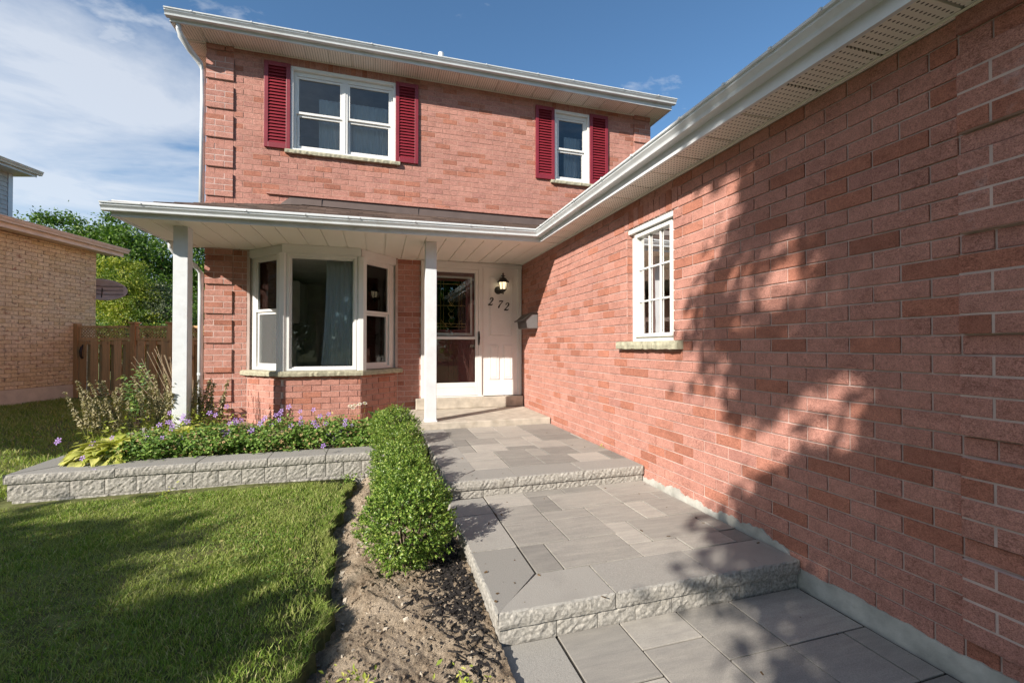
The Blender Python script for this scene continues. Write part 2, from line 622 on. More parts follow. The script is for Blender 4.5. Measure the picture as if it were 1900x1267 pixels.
M["whitepetal"] = leaf_mat("white_petal", [(0, (0.68, 0.68, 0.56)), (1, (0.78, 0.78, 0.70))], 0.2)
M["seed"] = leaf_mat("faded_seed_head", [(0, (0.18, 0.155, 0.08)), (0.5, (0.33, 0.29, 0.165)), (1, (0.50, 0.44, 0.27))], 0.2)
M["stem"] = leaf_mat("yellow_stem", [(0, (0.20, 0.22, 0.05)), (1, (0.34, 0.33, 0.09))], 0.1)
M["straw"] = leaf_mat("straw_stalk", [(0, (0.35, 0.26, 0.16)), (1, (0.50, 0.41, 0.29))], 0.1)
M["tree"] = leaf_mat("tree_leaf", [(0, (0.03, 0.07, 0.012)), (0.5, (0.075, 0.15, 0.022)), (0.85, (0.15, 0.25, 0.04)), (1, (0.24, 0.33, 0.06))], 0.35, 0.45, 0.4)
M["goldtree"] = leaf_mat("golden_leaf", [(0, (0.16, 0.22, 0.025)), (0.4, (0.36, 0.41, 0.05)), (1, (0.58, 0.54, 0.11))], 0.3, clump=(1.1, (0.06, 0.13, 0.018), 0.85))
M["silver"] = leaf_mat("silver_leaf", [(0, (0.06, 0.085, 0.035)), (0.6, (0.12, 0.15, 0.075)), (1, (0.24, 0.26, 0.17))], 0.2)
M["bigleaf"] = leaf_mat("broad_leaf", [(0, (0.09, 0.17, 0.05)), (0.6, (0.17, 0.28, 0.085)), (1, (0.33, 0.39, 0.10))], 0.25, 0.4)


def hosta_mat():
    m = leaf_mat("hosta_leaf", [(0, (0.34, 0.38, 0.06)), (0.5, (0.50, 0.50, 0.12)), (1, (0.62, 0.58, 0.22))], 0.25, 0.42, 0.45)
    return m


M["hosta"] = hosta_mat()


def wood_mat():
    m, nt, bs = new_mat("cedar_board")
    p = pos(nt)
    c = ramp(nt, rnd(nt), [(0, (0.44, 0.26, 0.11)), (0.5, (0.54, 0.34, 0.155)), (1, (0.62, 0.40, 0.20))])
    g = noise(nt, p, 30, 5, 0.6, 0.6, (1, 1, 0.06))
    c = mixc(nt, 0.7, c, ramp(nt, g, [(0.3, (0.62, 0.60, 0.58)), (0.7, (1.2, 1.2, 1.2))]), "MULTIPLY")
    kn = noise(nt, p, 4.5, 2, 0.4, 0.4)
    c = mixc(nt, math_n(nt, "MULTIPLY", ramp(nt, kn, [(0.70, (0, 0, 0)), (0.76, (1, 1, 1))]), 0.75), c, (0.07, 0.032, 0.014))
    L(nt, c, bs.inputs["Base Color"])
    bs.inputs["Roughness"].default_value = 0.8
    bump(nt, bs, g, 0.3, 0.005)
    return m


M["cedar"] = wood_mat()


def shingle_mat():
    m, nt, bs = new_mat("brown_shingle")
    p = pos(nt)
    c = ramp(nt, rnd(nt), [(0, (0.060, 0.040, 0.032)), (0.5, (0.10, 0.068, 0.054)), (1, (0.15, 0.105, 0.085))])
    c = mixc(nt, 0.8, c, ramp(nt, noise(nt, p, 320, 3, 0.8), [(0.3, (0.5, 0.5, 0.5)), (0.7, (1.4, 1.35, 1.3))]), "MULTIPLY")
    L(nt, c, bs.inputs["Base Color"])
    bs.inputs["Roughness"].default_value = 0.95
    bump(nt, bs, noise(nt, p, 260, 3, 0.8), 0.6, 0.004)
    return m


M["shingle"] = shingle_mat()


def curtain_mat():
    m = bpy.data.materials.new("sheer_curtain")
    m.use_nodes = True
    nt = m.node_tree
    nt.nodes.clear()
    out = N(nt, "ShaderNodeOutputMaterial")
    d = N(nt, "ShaderNodeBsdfDiffuse")
    d.inputs[0].default_value = (0.90, 0.92, 0.93, 1)
    t = N(nt, "ShaderNodeBsdfTranslucent")
    t.inputs[0].default_value = (0.66, 0.70, 0.72, 1)
    x = N(nt, "ShaderNodeMixShader")
    x.inputs[0].default_value = 0.4
    L(nt, d.outputs[0], x.inputs[1])
    L(nt, t.outputs[0], x.inputs[2])
    L(nt, x.outputs[0], out.inputs[0])
    return m


M["curtain"] = curtain_mat()


def lamp_mat():
    m, nt, bs = new_mat("lit_lamp_glass")
    bs.inputs["Base Color"].default_value = (0.8, 0.72, 0.55, 1)
    bs.inputs["Emission Color"].default_value = (1.0, 0.80, 0.48, 1)
    bs.inputs["Emission Strength"].default_value = 0.9
    return m


M["lamp"] = lamp_mat()

# =================================================================== SETTING: ground, lawn, soil
def sstep(t):
    t = np.clip(t, 0, 1)
    return t * t * (3 - 2 * t)


def hn(x, y, s, seed=0):
    return (np.sin(x * s * 1.3 + seed) * np.cos(y * s * 0.9 + seed * 2.1) + 0.5 * np.sin(x * s * 2.7 + y * s * 1.9 + seed * 3.3) + 0.3 * np.cos(x * s * 4.9 - y * s * 5.3 + seed)) / 1.8


def lawn_h(x, y):
    x = np.asarray(x, float)
    y = np.asarray(y, float)
    z = 0.045 + 0.15 * sstep((-x - 2.2) / 3.5) * sstep((y - 3.0) / 5.0)
    return z + 0.012 * hn(x, y, 1.7, 1.0) - 0.008 * sstep((-0.30 - x < 0.25) * (1 - (-0.30 - x) / 0.25))


def edge_x(y):
    y = np.asarray(y, float)
    return -0.285 + 0.035 * np.sin(y * 3.1 + 0.5) + 0.02 * np.sin(y * 9.0) + 0.015 * np.sin(y * 23.0) + 0.012 * np.sin(y * 47.0 + 1.0) + 0.008 * np.sin(y * 91.0)


g = MB()
g.poly([(-400, -400, -0.10), (400, -400, -0.10), (400, 600, -0.10), (-400, 600, -0.10)])
tag(g.build("ground", M["turf"]), kind="structure")

ys = np.concatenate([np.linspace(-12, 0.6, 16), np.linspace(0.7, 4.6, 200), np.linspace(4.7, 18, 40)])
tx = 1 - np.linspace(0, 1, 46) ** 1.7
V = []
for y in ys:
    ex = float(edge_x(y))
    for t in tx:
        x = ex - (1 - t) * 0 - (1 - (1 - t)) * 0 + (-24 - ex) * (1 - (1 - t)) if False else ex + (-24 - ex) * t
        V.append((x, y, float(lawn_h(x, y))))
    V.append((ex + 0.012, y, -0.09))
nx = len(tx) + 1
Q = [(i * nx + j, i * nx + j + 1, (i + 1) * nx + j + 1, (i + 1) * nx + j) for i in range(len(ys) - 1) for j in range(nx - 1)]
lawn = bpy.data.objects.new("lawn", arr_mesh("lawn", V, Q, None, M["turf"], True))
link(lawn)
tag(lawn, kind="structure")


def blades(n, x0, x1, y0, y1, hmin, hmax, w, keep, lean=0.8):
    x = rng.uniform(x0, x1, n)
    y = rng.uniform(y0, y1, n)
    k = keep(x, y)
    x, y = x[k], y[k]
    n = len(x)
    cl = 0.5 + 0.5 * hn(x, y, 4.1, 2.0)
    h = rng.uniform(hmin, hmax, n) * (0.6 + 0.75 * cl)
    a = rng.uniform(0, 2 * np.pi, n) + 0.8 * hn(x, y, 2.3, 5.0)
    ln = rng.uniform(0.1, 1.0, n) * lean * h * 1.5
    ww = w * rng.uniform(0.6, 1.3, n)
    z = lawn_h(x, y) - 0.006
    dx, dy = np.cos(a), np.sin(a)
    b = rng.uniform(0, np.pi, n)
    sx, sy = np.cos(b) * ww, np.sin(b) * ww
    P = np.stack([
        np.stack([x - sx, y - sy, z], 1), np.stack([x + sx, y + sy, z], 1),
        np.stack([x + sx * .8 + dx * ln * .35, y + sy * .8 + dy * ln * .35, z + h * .6], 1),
        np.stack([x - sx * .8 + dx * ln * .35, y - sy * .8 + dy * ln * .35, z + h * .6], 1),
        np.stack([x + dx * ln, y + dy * ln, z + h], 1)], 1).reshape(-1, 3)
    i = np.arange(n)[:, None] * 5
    return P, i + np.array([[0, 1, 2, 3]]), i + np.array([[3, 2, 4]])


def keep_front(x, y):
    e = edge_x(y) - x
    patch = hn(x, y, 3.0, 9.0) > 0.52
    thin = (e < 0.30) & (rng.random(len(x)) > 0.55 + e * 1.2)
    bare = patch & (rng.random(len(x)) < 0.55)
    return (e > 0.0) & ~thin & ~bare & ~((y > 4.42) & (x > -2.95))


parts = [blades(190000, -3.6, -0.2, 1.05, 4.6, 0.014, 0.036, 0.0020, keep_front),
         blades(30000, -7.0, -3.0, 2.2, 5.2, 0.03, 0.07, 0.004, keep_front),
         blades(60000, -8.6, -2.85, 4.4, 11.6, 0.035, 0.075, 0.0042, keep_front)]
def keep_edge(x, y):
    e = edge_x(y) - x
    return (e > -0.012) & (e < 0.05) & (hn(x, y, 9.0, 4.0) > -0.35)


parts.append(blades(20000, -0.42, -0.18, 1.0, 4.4, 0.016, 0.036, 0.0020, keep_edge, 1.1))
off = 0
PV, PQ, PT = [], [], []
for p, q, t in parts:
    PV.append(p)
    PQ.append(q + off)
    PT.append(t + off)
    off += len(p)
gr = bpy.data.objects.new("grass", arr_mesh("grass", np.concatenate(PV), np.concatenate(PQ), np.concatenate(PT), M["grass"]))
link(gr)
tag(gr, "mown green grass blades growing over the front lawn", kind="stuff")


def soil_h(x, y):
    x = np.asarray(x, float)
    y = np.asarray(y, float)
    t = (x - edge_x(y))
    z = -0.045 + 0.075 * sstep(t / 0.22) + 0.022 * hn(x, y, 5.0, 3.0) + 0.012 * hn(x, y, 14.0, 1.0) + 0.006 * hn(x, y, 37.0, 4.0)
    return z - 0.03 * sstep((2.0 - y) / 1.2)


xs = np.linspace(-0.42, 0.50, 120)
ys2 = np.linspace(-1.0, 4.75, 560)
gx0, gy0 = np.meshgrid(xs, ys2)
gz0 = soil_h(gx0, gy0) + rng.normal(size=gx0.shape) * 0.0028 + 0.007 * hn(gx0 * 1.0, gy0 * 1.0, 61.0, 6.0) * (hn(gx0, gy0, 6.0, 8.0) > -0.1)
V = np.stack([gx0, gy0, gz0], 2).reshape(-1, 3)
nx = len(xs)
Q = [(i * nx + j, i * nx + j + 1, (i + 1) * nx + j + 1, (i + 1) * nx + j) for i in range(len(ys2) - 1) for j in range(nx - 1)]
so = bpy.data.objects.new("bare_soil_strip", arr_mesh("bare_soil_strip", V, Q, None, M["soil"], True))
link(so)
tag(so, kind="structure")

# raised flower bed soil behind the block wall
xs = np.linspace(-2.62, 0.48, 50)
ys2 = np.linspace(4.80, 6.80, 30)
V = [(x, y, 0.235 + 0.03 * float(hn(x, y, 4.0, 2.0)) + 0.03 * min(1, (y - 4.8))) for y in ys2 for x in xs]
nx = len(xs)
Q = [(i * nx + j, i * nx + j + 1, (i + 1) * nx + j + 1, (i + 1) * nx + j) for i in range(len(ys2) - 1) for j in range(nx - 1)]
fb = bpy.data.objects.new("flower_bed_soil", arr_mesh("flower_bed_soil", V, Q, None, M["soil"], True))
link(fb)
tag(fb, kind="structure")


def scatter_boxes(n, fx, dims, mat, name, label, kind="stuff", rough=0.0):
    V, Q = [], []
    for i in range(n):
        x, y, z, s = fx()
        l, w, h = (d * s * random.uniform(0.6, 1.4) for d in dims)
        a, tl, rl = random.uniform(0, math.pi), random.uniform(-.35, .35), random.uniform(-.4, .4)
        ca, sa = math.cos(a), math.sin(a)
        b = len(V)
        for cx, cy, cz in ((-1, -1, -1), (-1, 1, -1), (1, 1, -1), (1, -1, -1), (-1, -1, 1), (-1, 1, 1), (1, 1, 1), (1, -1, 1)):
            jx = 1 + random.uniform(-rough, rough)
            ux, uy, uz = cx * l / 2 * jx, cy * w / 2 * (1 + random.uniform(-rough, rough)), cz * h / 2 * (1 + random.uniform(-rough, rough))
            uz2 = uz + ux * tl + uy * rl
            V.append((x + ux * ca - uy * sa, y + ux * sa + uy * ca, z + h * .3 + uz2))
        Q += [(b, b + 1, b + 2, b + 3), (b + 7, b + 6, b + 5, b + 4), (b, b + 4, b + 5, b + 1), (b + 1, b + 5, b + 6, b + 2), (b + 2, b + 6, b + 7, b + 3), (b + 3, b + 7, b + 4, b)]
    o = bpy.data.objects.new(name, arr_mesh(name, V, Q, None, mat))
    link(o)
    return tag(o, label, kind=kind)


def mulch_at():
    while True:
        x, y = random.uniform(-0.1, 0.47), random.uniform(1.7, 4.2)
        pr = math.exp(-(((x - 0.42) / 0.13) ** 2)) * (1.0 if 2.05 < y < 3.0 else 0.22)
        if random.random() < pr:
            return x, y, float(soil_h(x, y)), random.uniform(0.7, 1.5)


scatter_boxes(1900, mulch_at, (0.046, 0.0065, 0.003), M["mulch"], "mulch", "black wood mulch chips beside the paved steps")


def clod_at():
    while True:
        x, y = random.uniform(-0.30, 0.47), random.uniform(1.0, 4.4)
        if x > float(edge_x(y)) + 0.01:
            return x, y, float(soil_h(x, y)), random.choice((0.4, 0.5, 0.6, 0.8, 1.0, 1.3, 2.0))


scatter_boxes(3000, clod_at, (0.009, 0.007, 0.006), M["soil"], "soil_clods", "loose crumbs of dry soil on the bare strip", rough=0.4)
scatter_boxes(260, clod_at, (0.009, 0.008, 0.006), M["pebble"], "pebbles", "small pale pebbles scattered on the bare soil", rough=0.4)


# =================================================================== WALLS AND BRICK
FY = 6.81
GX = 2.20
WF = Wall((0, FY), (1, 0), (0, -1))
WG = Wall((GX, 0), (0, 1), (-1, 0))
B1, B2, B3, B4 = (-1.73, 6.81), (-1.20, 6.28), (-0.235, 6.28), (0.257, 6.81)


def seg(a, b):
    e = Vector((b[0] - a[0], b[1] - a[1], 0))
    n = Vector((e.y, -e.x, 0)).normalized()
    return Wall(a, e, n), e.length


WB1, LB1 = seg(B1, B2)
WB2, LB2 = seg(B2, B3)
WB3, LB3 = seg(B3, B4)
BC, BL, JT = 0.0788, 0.226, 0.0085
ROW0 = 0.164

house = thing("brick_house", "two storey red brick house with burgundy shutters, bay window and attached brick garage wing", "house", (0, FY, 0))


def subtract(iv, cuts):
    out = [iv]
    for a, b in cuts:
        nxt = []
        for s, e in out:
            if b <= s or a >= e:
                nxt.append((s, e))
                continue
            if a > s:
                nxt.append((s, a))
            if b < e:
                nxt.append((b, e))
        out = nxt
    return [(s, e) for s, e in out if e - s > 0.03]


def lay(u0, u1, z0, z1, openings=(), quoins=(), phase=0.0, soldiers=()):
    """running bond: returns (u0, u1, z0, z1, proud) for every brick"""
    bricks = []
    k0 = int(math.floor((z0 - ROW0) / BC + 1e-6))
    k1 = int(math.ceil((z1 - ROW0) / BC - 1e-6))
    for k in range(k0, k1):
        za, zb = ROW0 + k * BC, ROW0 + (k + 1) * BC
        za, zb = max(za, z0), min(zb, z1)
        if zb - za < 0.02:
            continue
        zc = (za + zb) / 2
        proud_row = (k % 5) != 4
        cuts = [(a, b) for a, b, c, d in openings if c < zc < d] + [(a, b) for a, b, c, d in soldiers if c < zc < d]
        qz = [(a, b) for a, b, qa, qb in quoins if qa < zc < qb]
        spans = []
        for s, e in subtract((u0, u1), cuts + qz):
            spans.append((s, e, 0.0, phase + (k % 2) * BL / 2))
        for a, b in qz:
            for s, e in subtract((max(a, u0), min(b, u1)), cuts):
                spans.append((s, e, 0.022 if proud_row else 0.0, a + (0 if k % 2 else BL / 2)))
        for s, e, pr, ph in spans:
            n = math.floor((s - ph) / BL)
            u = ph + n * BL
            while u < e - 1e-6:
                a, b = max(u, s), min(u + BL, e)
                if b - a > 0.035:
                    bricks.append((a + JT / 2, b - JT / 2, za + JT / 2, zb - JT / 2, pr))
                u += BL
    for a, b, c, d in soldiers:
        n = max(1, round((b - a) / BC))
        w = (b - a) / n
        for i in range(n):
            bricks.append((a + i * w + JT / 2, a + (i + 1) * w - JT / 2, c + JT / 2, d - JT / 2, 0.0))
    return bricks


def brick_shape(w, h, pr):
    i = 0.0016
    hw, hh = w / 2, h / 2
    V = []
    for du, dz, d in ((hw, hh, -0.014 - pr), (hw, hh, -0.0014), (hw - i, hh - i, 0.0)):
        V += [(-du, -dz, d), (du, -dz, d), (du, dz, d), (-du, dz, d)]
    Q = []
    for r in (0, 4):
        for j in range(4):
            k = (j + 1) % 4
            Q.append((r + j, r + k, r + 4 + k, r + 4 + j))
    Q.append((8, 9, 10, 11))
    return V, Q


BRICK_ALL = []   # (wall, brick tuple, material key)


def add_bricks(wall, bl):
    for b in bl:
        BRICK_ALL.append((wall, b))


def mortar_sheet(mb, wall, u0, u1, z0, z1, openings, d=-0.0028, depth=0.10):
    us = sorted({u0, u1, *[min(max(v, u0), u1) for o in openings for v in o[:2]]})
    zs = sorted({z0, z1, *[min(max(v, z0), z1) for o in openings for v in o[2:4]]})
    A = wall.at
    for a, b in zip(us, us[1:]):
        for c, e in zip(zs, zs[1:]):
            um, zm = (a + b) / 2, (c + e) / 2
            if any(o[0] < um < o[1] and o[2] < zm < o[3] for o in openings):
                continue
            mb.poly([A(a, c, d), A(b, c, d), A(b, e, d), A(a, e, d)])
            mb.poly([A(a, c, d - depth), A(b, c, d - depth), A(b, e, d - depth), A(a, e, d - depth)])
    for a, b, c, e in [o[:4] for o in openings] + [(u0, u1, z0, z1)]:
        for p, q in (((a, c), (b, c)), ((b, c), (b, e)), ((b, e), (a, e)), ((a, e), (a, c))):
            mb.poly([A(p[0], p[1], d), A(q[0], q[1], d), A(q[0], q[1], d - depth), A(p[0], p[1], d - depth)])


SOF_U, SOF_P = 5.36, 2.62            # soffit heights, upper and porch
X0, X1 = -2.232, 4.60                # facade corners
W1 = (-1.205, 0.222, 4.055, 5.235)   # upper windows
W2 = (2.766, 3.410, 4.055, 5.235)
DOOR = (0.60, 2.20, 0.36, 2.62)
BAYO = (-1.70, 0.225, 0.50, 2.62)
op_f = [W1, W2, DOOR, BAYO]
QL, QR = (X0, X0 + 0.332), (X1 - 0.332, X1)
sold_f = [(W1[0] - 0.06, W1[1] + 0.06, W1[3], SOF_U), (W2[0] - 0.03, W2[1] + 0.03, W2[3], SOF_U)]
add_bricks(WF, lay(X0, GX, 0.085, ROW0 + 36 * BC, [DOOR, (-1.73, 0.257, 0.0, 2.62)], [(QL[0], QL[1], 0.0, 9)], 0.02))
add_bricks(WF, lay(X0, X1, ROW0 + 36 * BC, SOF_U, [W1, W2], [(QL[0], QL[1], 0, 9), (QR[0], QR[1], 0, 9)], 0.02, sold_f))
WIN_G = (2.945, 3.625, 1.335, 2.375)
QG = (0.835, 1.166)
sold_g = [(WIN_G[0] - 0.05, WIN_G[1] + 0.05, WIN_G[3], 2.55)]
add_bricks(WG, lay(0.80 + 0.035, 1.95, ROW0 - BC, ROW0, [], [(QG[0], QG[1], 0, 9)], 0.022))
add_bricks(WG, lay(0.80 + 0.035, FY - 0.004, ROW0, 2.615, [WIN_G], [(QG[0], QG[1], 0, 9)], 0.022, sold_g))
add_bricks(WB1, lay(0.0, LB1 - 0.004, 0.085, 0.915, phase=0.05))
add_bricks(WB2, lay(0.0, LB2, 0.085, 0.915, phase=0.02))
add_bricks(WB3, lay(0.004, LB3, 0.085, 0.915, phase=0.10))

mb = MB()
mortar_sheet(mb, WF, X0 + 0.008, X1 - 0.008, 0.0, 3.0, op_f[2:])
for a, b in (QL, QR):
    for k in range(0, 75):
        if k % 5 != 4 and (a < 0 or k * BC + ROW0 > 2.7):
            za, zb = ROW0 + k * BC, ROW0 + (k + 1) * BC
            if zb < SOF_U - 0.005:
                WF.box(mb, a + 0.006, b - 0.006, za + 0.004, zb - 0.004 + (0.008 if (k + 1) % 5 != 4 else 0), -0.004, 0.0202)
mb.build("front_wall_mortar", M["mortar"], house)
mb = MB()
mortar_sheet(mb, WF, X0 + 0.008, X1 - 0.008, 3.0, SOF_U, op_f[:2])
mb.build("front_wall_mortar", M["mortar_red"], house)
mb = MB()
mortar_sheet(mb, WG, 0.808, FY - 0.02, 0.05, 2.66, [WIN_G], -0.0065)
for k in range(0, 32):
    if k % 5 != 4:
        za, zb = ROW0 + k * BC, ROW0 + (k + 1) * BC
        if zb < 2.60:
            WG.box(mb, QG[0] + 0.006, QG[1] - 0.006, za + 0.004, zb - 0.004 + (0.008 if (k + 1) % 5 != 4 else 0), -0.004, 0.0202)
mb.build("garage_wall_mortar", M["mortar"], house)
mb = MB()
for w, l in ((WB1, LB1), (WB2, LB2), (WB3, LB3)):
    A = w.at
    mb.poly([A(0.003, 0, -0.008), A(l - 0.003, 0, -0.008), A(l - 0.003, 0.925, -0.008), A(0.003, 0.925, -0.008)])
mb.build("bay_mortar", M["mortar"], house)
# other outside faces of the house, plain brick beyond what the picture shows
mb = MB()
mb.box(X0 + 0.01, X0 + 0.12, FY + 0.12, 12.0, 0.0, SOF_U)
mb.box(X1 - 0.12, X1 - 0.01, FY + 0.12, 12.0, 0.0, SOF_U)
mb.box(X0 + 0.12, X1 - 0.12, 11.9, 12.0, 0.0, SOF_U)
mb.box(GX + 0.12, 8.4, 0.81, 0.92, 0.0, 2.66)
mb.box(8.4, 8.5, 0.81, FY + 0.1, 0.0, 2.66)
mb.build("rear_wall", M["brick"], house)

# rank every brick by its size in the picture; the 300 that show largest are parts of their own
ranked = []
for i, (w, b) in enumerate(BRICK_ALL):
    c = [proj(w.at(b[0], b[2])), proj(w.at(b[1], b[2])), proj(w.at(b[1], b[3])), proj(w.at(b[0], b[3]))]
    if any(p is None for p in c):
        ranked.append((0, i))
        continue
    cx, cy = sum(p[0] for p in c) / 4, sum(p[1] for p in c) / 4
    area = abs(sum(c[k][0] * c[(k + 1) % 4][1] - c[(k + 1) % 4][0] * c[k][1] for k in range(4))) / 2
    ranked.append((area if (10 < cx < 1890 and 10 < cy < 1257) else 0, i))
big = {i for a, i in sorted(ranked, reverse=True)[:300]}
cache = {}
SV, SQ = [], []
for i, (w, b) in enumerate(BRICK_ALL):
    uw, zh = b[1] - b[0], b[3] - b[2]
    j = random.uniform(-0.0015, 0.0025)
    ctr = Vector(w.at((b[0] + b[1]) / 2, (b[2] + b[3]) / 2, b[4] + j))
    V, Q = brick_shape(uw, zh, b[4])
    if i in big:
        key = (w is WG, w is WF, round(uw, 3), round(zh, 3), b[4] > 0)
        if key not in cache or not (w is WG or w is WF):
            m = MB()
            m.add([tuple(w.e * p[0] + Vector((0, 0, p[1])) + w.n * p[2]) for p in V], Q)
            cache[key] = m.mesh("brick", M["brick"])
        o = bpy.data.objects.new("brick", cache[key])
        link(o, house, ctr)
    else:
        base = len(SV)
        SV += [tuple(ctr + w.e * p[0] + Vector((0, 0, p[1])) + w.n * p[2] - ORG[house.name]) for p in V]
        SQ += [tuple(k + base for k in q) for q in Q]
o = bpy.data.objects.new("brickwork", arr_mesh("brickwork", SV, SQ, None, M["brick"]))
link(o, house, ORG[house.name])
tag(o, kind="stuff")

# ledge strip above the flashing
mb = MB()
WF.box(mb, -1.50, GX + 0.6, 3.405, 3.425, -0.01, 0.03)
mb.build("ledge_strip", M["brick"], house)

# parged foundation under the garage wall with a ragged top
prof = []
for i in range(420):
    y = 0.80 + i * (FY - 0.80) / 419
    stp = min(1.0, max(0.0, (y - 1.90) / 0.07))
    prof.append((y, 0.098 + 0.092 * stp * stp * (3 - 2 * stp) + (0.35 + 0.65 * stp) * (0.012 * math.sin(y * 9.1) + 0.010 * math.sin(y * 23.7 + 1) + 0.006 * math.sin(y * 57) + 0.005 * math.sin(y * 131))))
mb = MB()
for (ya, za), (yb, zb) in zip(prof, prof[1:]):
    mb.add([(GX - 0.012, ya, -0.1), (GX - 0.012, yb, -0.1), (GX - 0.009, yb, zb), (GX - 0.009, ya, za), (GX + 0.05, yb, zb), (GX + 0.05, ya, za)],
           [(0, 1, 2, 3), (3, 2, 4, 5)])
mb.build("foundation", M["parge"], house, bevel=0)

# ------------------------------------------------------------------ eaves, gutters, roofs
GUT = [(0.0, 0.0), (0.066, 0.0), (0.069, 0.009), (0.062, 0.013), (0.068, 0.024), (0.090, 0.048), (0.086, 0.052), (0.086, 0.064), (0.100, 0.066),
       (0.102, 0.078), (0.092, 0.078), (0.090, 0.073), (0.080, 0.068), (0.082, 0.050), (0.056, 0.010), (0.006, 0.008), (0.006, 0.072), (0.0, 0.072)]


def run(mb, prof, p0, p1, out, m0=0.0, m1=0.0):
    """profile (outwards, up) swept from p0 to p1; m shifts an end by m*outwards for mitres"""
    p0, p1, out = Vector(p0), Vector(p1), Vector(out).normalized()
    d = (p1 - p0)
    d.z = 0
    d.normalize()
    mb.loft([[p0 + out * a + Vector((0, 0, h)) + d * (m0 * a) for a, h in prof],
             [p1 + out * a + Vector((0, 0, h)) + d * (m1 * a) for a, h in prof]])
    return mb


def brackets(parent, p0, p1, out, ts):
    p0, p1, out = Vector(p0), Vector(p1), Vector(out).normalized()
    for t in ts:
        q = p0.lerp(p1, t)
        d = (p1 - p0).normalized()
        m = MB()
        a = q + out * 0.095 + Vector((0, 0, 0.066))
        m.hexa([a - d * .008, a - d * .008 + out * .012, a + d * .008 + out * .012, a + d * .008,
                a - d * .008 + Vector((0, 0, .016)), a - d * .008 + out * .012 + Vector((0, 0, .016)), a + d * .008 + out * .012 + Vector((0, 0, .016)), a + d * .008 + Vector((0, 0, .016))])
        m.build("gutter_bracket", M["alu"], parent, origin=tuple(q))


FAS = [(-0.022, 0.0), (0.0, 0.0), (0.0, 0.165), (-0.022, 0.165)]
# upper eave, sloping a little to the downspout
UEL, UER = (-2.52, 6.47, 5.352), (4.79, 6.45, 5.352)
mb = MB()
run(mb, FAS, UEL, UER, (0, -1, 0))
run(mb, FAS, (-2.52, 12.4, 5.352), (-2.52, 6.472, 5.352), (-1, 0, 0))
run(mb, FAS, (4.79, 6.452, 5.352), (4.79, 12.4, 5.352), (1, 0, 0))
mb.build("fascia", M["alu"], house)
gu0, gu1 = (-2.55, 6.47, 5.388), (4.83, 6.45, 5.425)
mb = run(MB(), GUT, gu0, gu1, (0, -1, 0))
go = mb.build("gutter", M["alu"], house)
brackets(go, gu0, gu1, (0, -1, 0), [0.04, 0.13, 0.22, 0.33, 0.42, 0.55, 0.66, 0.74, 0.86, 0.95])
# porch eave
PEL, PER = (-2.565, 5.36, 2.598), (1.93, 5.215, 2.61)
mb = MB()
run(mb, FAS, PEL, PER, (0, -1, 0), 0, 0)
run(mb, FAS, (-2.54, 6.80, 2.606), (-2.565, 5.362, 2.600), (-1, 0, 0))
mb.build("fascia", M["alu"], house)
pg0, pg1 = (-2.62, 5.36, 2.640), (1.93, 5.215, 2.664)
mb = run(MB(), GUT, pg0, pg1, (0, -1, 0), 0, -1.0)
gg0, gg1 = (1.93, 5.215, 2.664), (1.93, 0.50, 2.69)
go = mb.build("gutter", M["alu"], house)
brackets(go, pg0, pg1, (0, -1, 0), [0.075, 0.28, 0.405, 0.50, 0.528, 0.66, 0.80, 0.89])
mb = run(MB(), GUT, gg0, gg1, (-1, 0, 0), 1.0, 0)
go = mb.build("gutter", M["alu"], house)
brackets(go, gg0, gg1, (-1, 0, 0), [0.06, 0.15, 0.26, 0.38, 0.48, 0.60, 0.68, 0.745, 0.80, 0.86, 0.92])
mb = run(MB(), FAS, (1.93, 5.215, 2.612), (1.93, 0.50, 2.612), (-1, 0, 0))
mb.build("fascia", M["alu"], house)


def panel_strip(name_mat, x0, x1, y0, y1, z, n, axis, parent):
    """soffit panels lying side by side with a V-groove between"""
    for i in range(n):
        m = MB()
        if axis == "x":
            a, b = x0 + (x1 - x0) * i / n, x0 + (x1 - x0) * (i + 1) / n
            if b - a > 0.012:
                m.box(a + 0.006, b - 0.006, y0, y1, z, z + 0.022)
                m.box(a - 0.006, a + 0.006, y0, y1, z + 0.014, z + 0.020)
            ctr = ((a + b) / 2, (y0 + y1) / 2, z)
        else:
            a, b = y0 + (y1 - y0) * i / n, y0 + (y1 - y0) * (i + 1) / n
            m.box(x0, x1, a + 0.006, b - 0.006, z, z + 0.022)
            m.box(x0, x1, a - 0.006, a + 0.006, z + 0.014, z + 0.020)
            ctr = ((x0 + x1) / 2, (a + b) / 2, z)
        m.build("soffit_panel", M[name_mat], parent, origin=ctr)


panel_strip("vent_x", -2.515, 4.785, 6.492, FY + 0.02, SOF_U, 24, "x", house)
panel_strip("vent_y", -2.50, X0 + 0.02, FY + 0.03, 12.0, SOF_U, 17, "y", house)
panel_strip("vent_y", X1 - 0.02, 4.77, FY + 0.03, 12.0, SOF_U, 17, "y", house)
panel_strip("soffit", -2.53, 1.955, 5.385, FY + 0.02, SOF_P - 0.004, 19, "x", house)
panel_strip("vent_y", 1.952, GX + 0.02, 0.55, 5.25, SOF_P + 0.001, 16, "y", house)
mb = MB()
mb.box(1.958, GX + 0.02, 5.25, FY, SOF_P - 0.002, SOF_P + 0.01)
mb.build("soffit_panel", M["soffit"], house)
mb = MB()   # closing the thin wedge behind the slanting porch fascia
mb.hexa([(-2.53, 5.372, 2.6165), (-2.53, 5.386, 2.6165), (1.955, 5.386, 2.6165), (1.955, 5.23, 2.6165),
         (-2.53, 5.372, 2.628), (-2.53, 5.386, 2.628), (1.955, 5.386, 2.628), (1.955, 5.23, 2.628)])
mb.build("soffit_edge", M["soffit"], house)
mb = MB()   # J-trims along the walls
WF.box(mb, -2.5, X1, SOF_U - 0.012, SOF_U - 0.001, 0.004, 0.02)
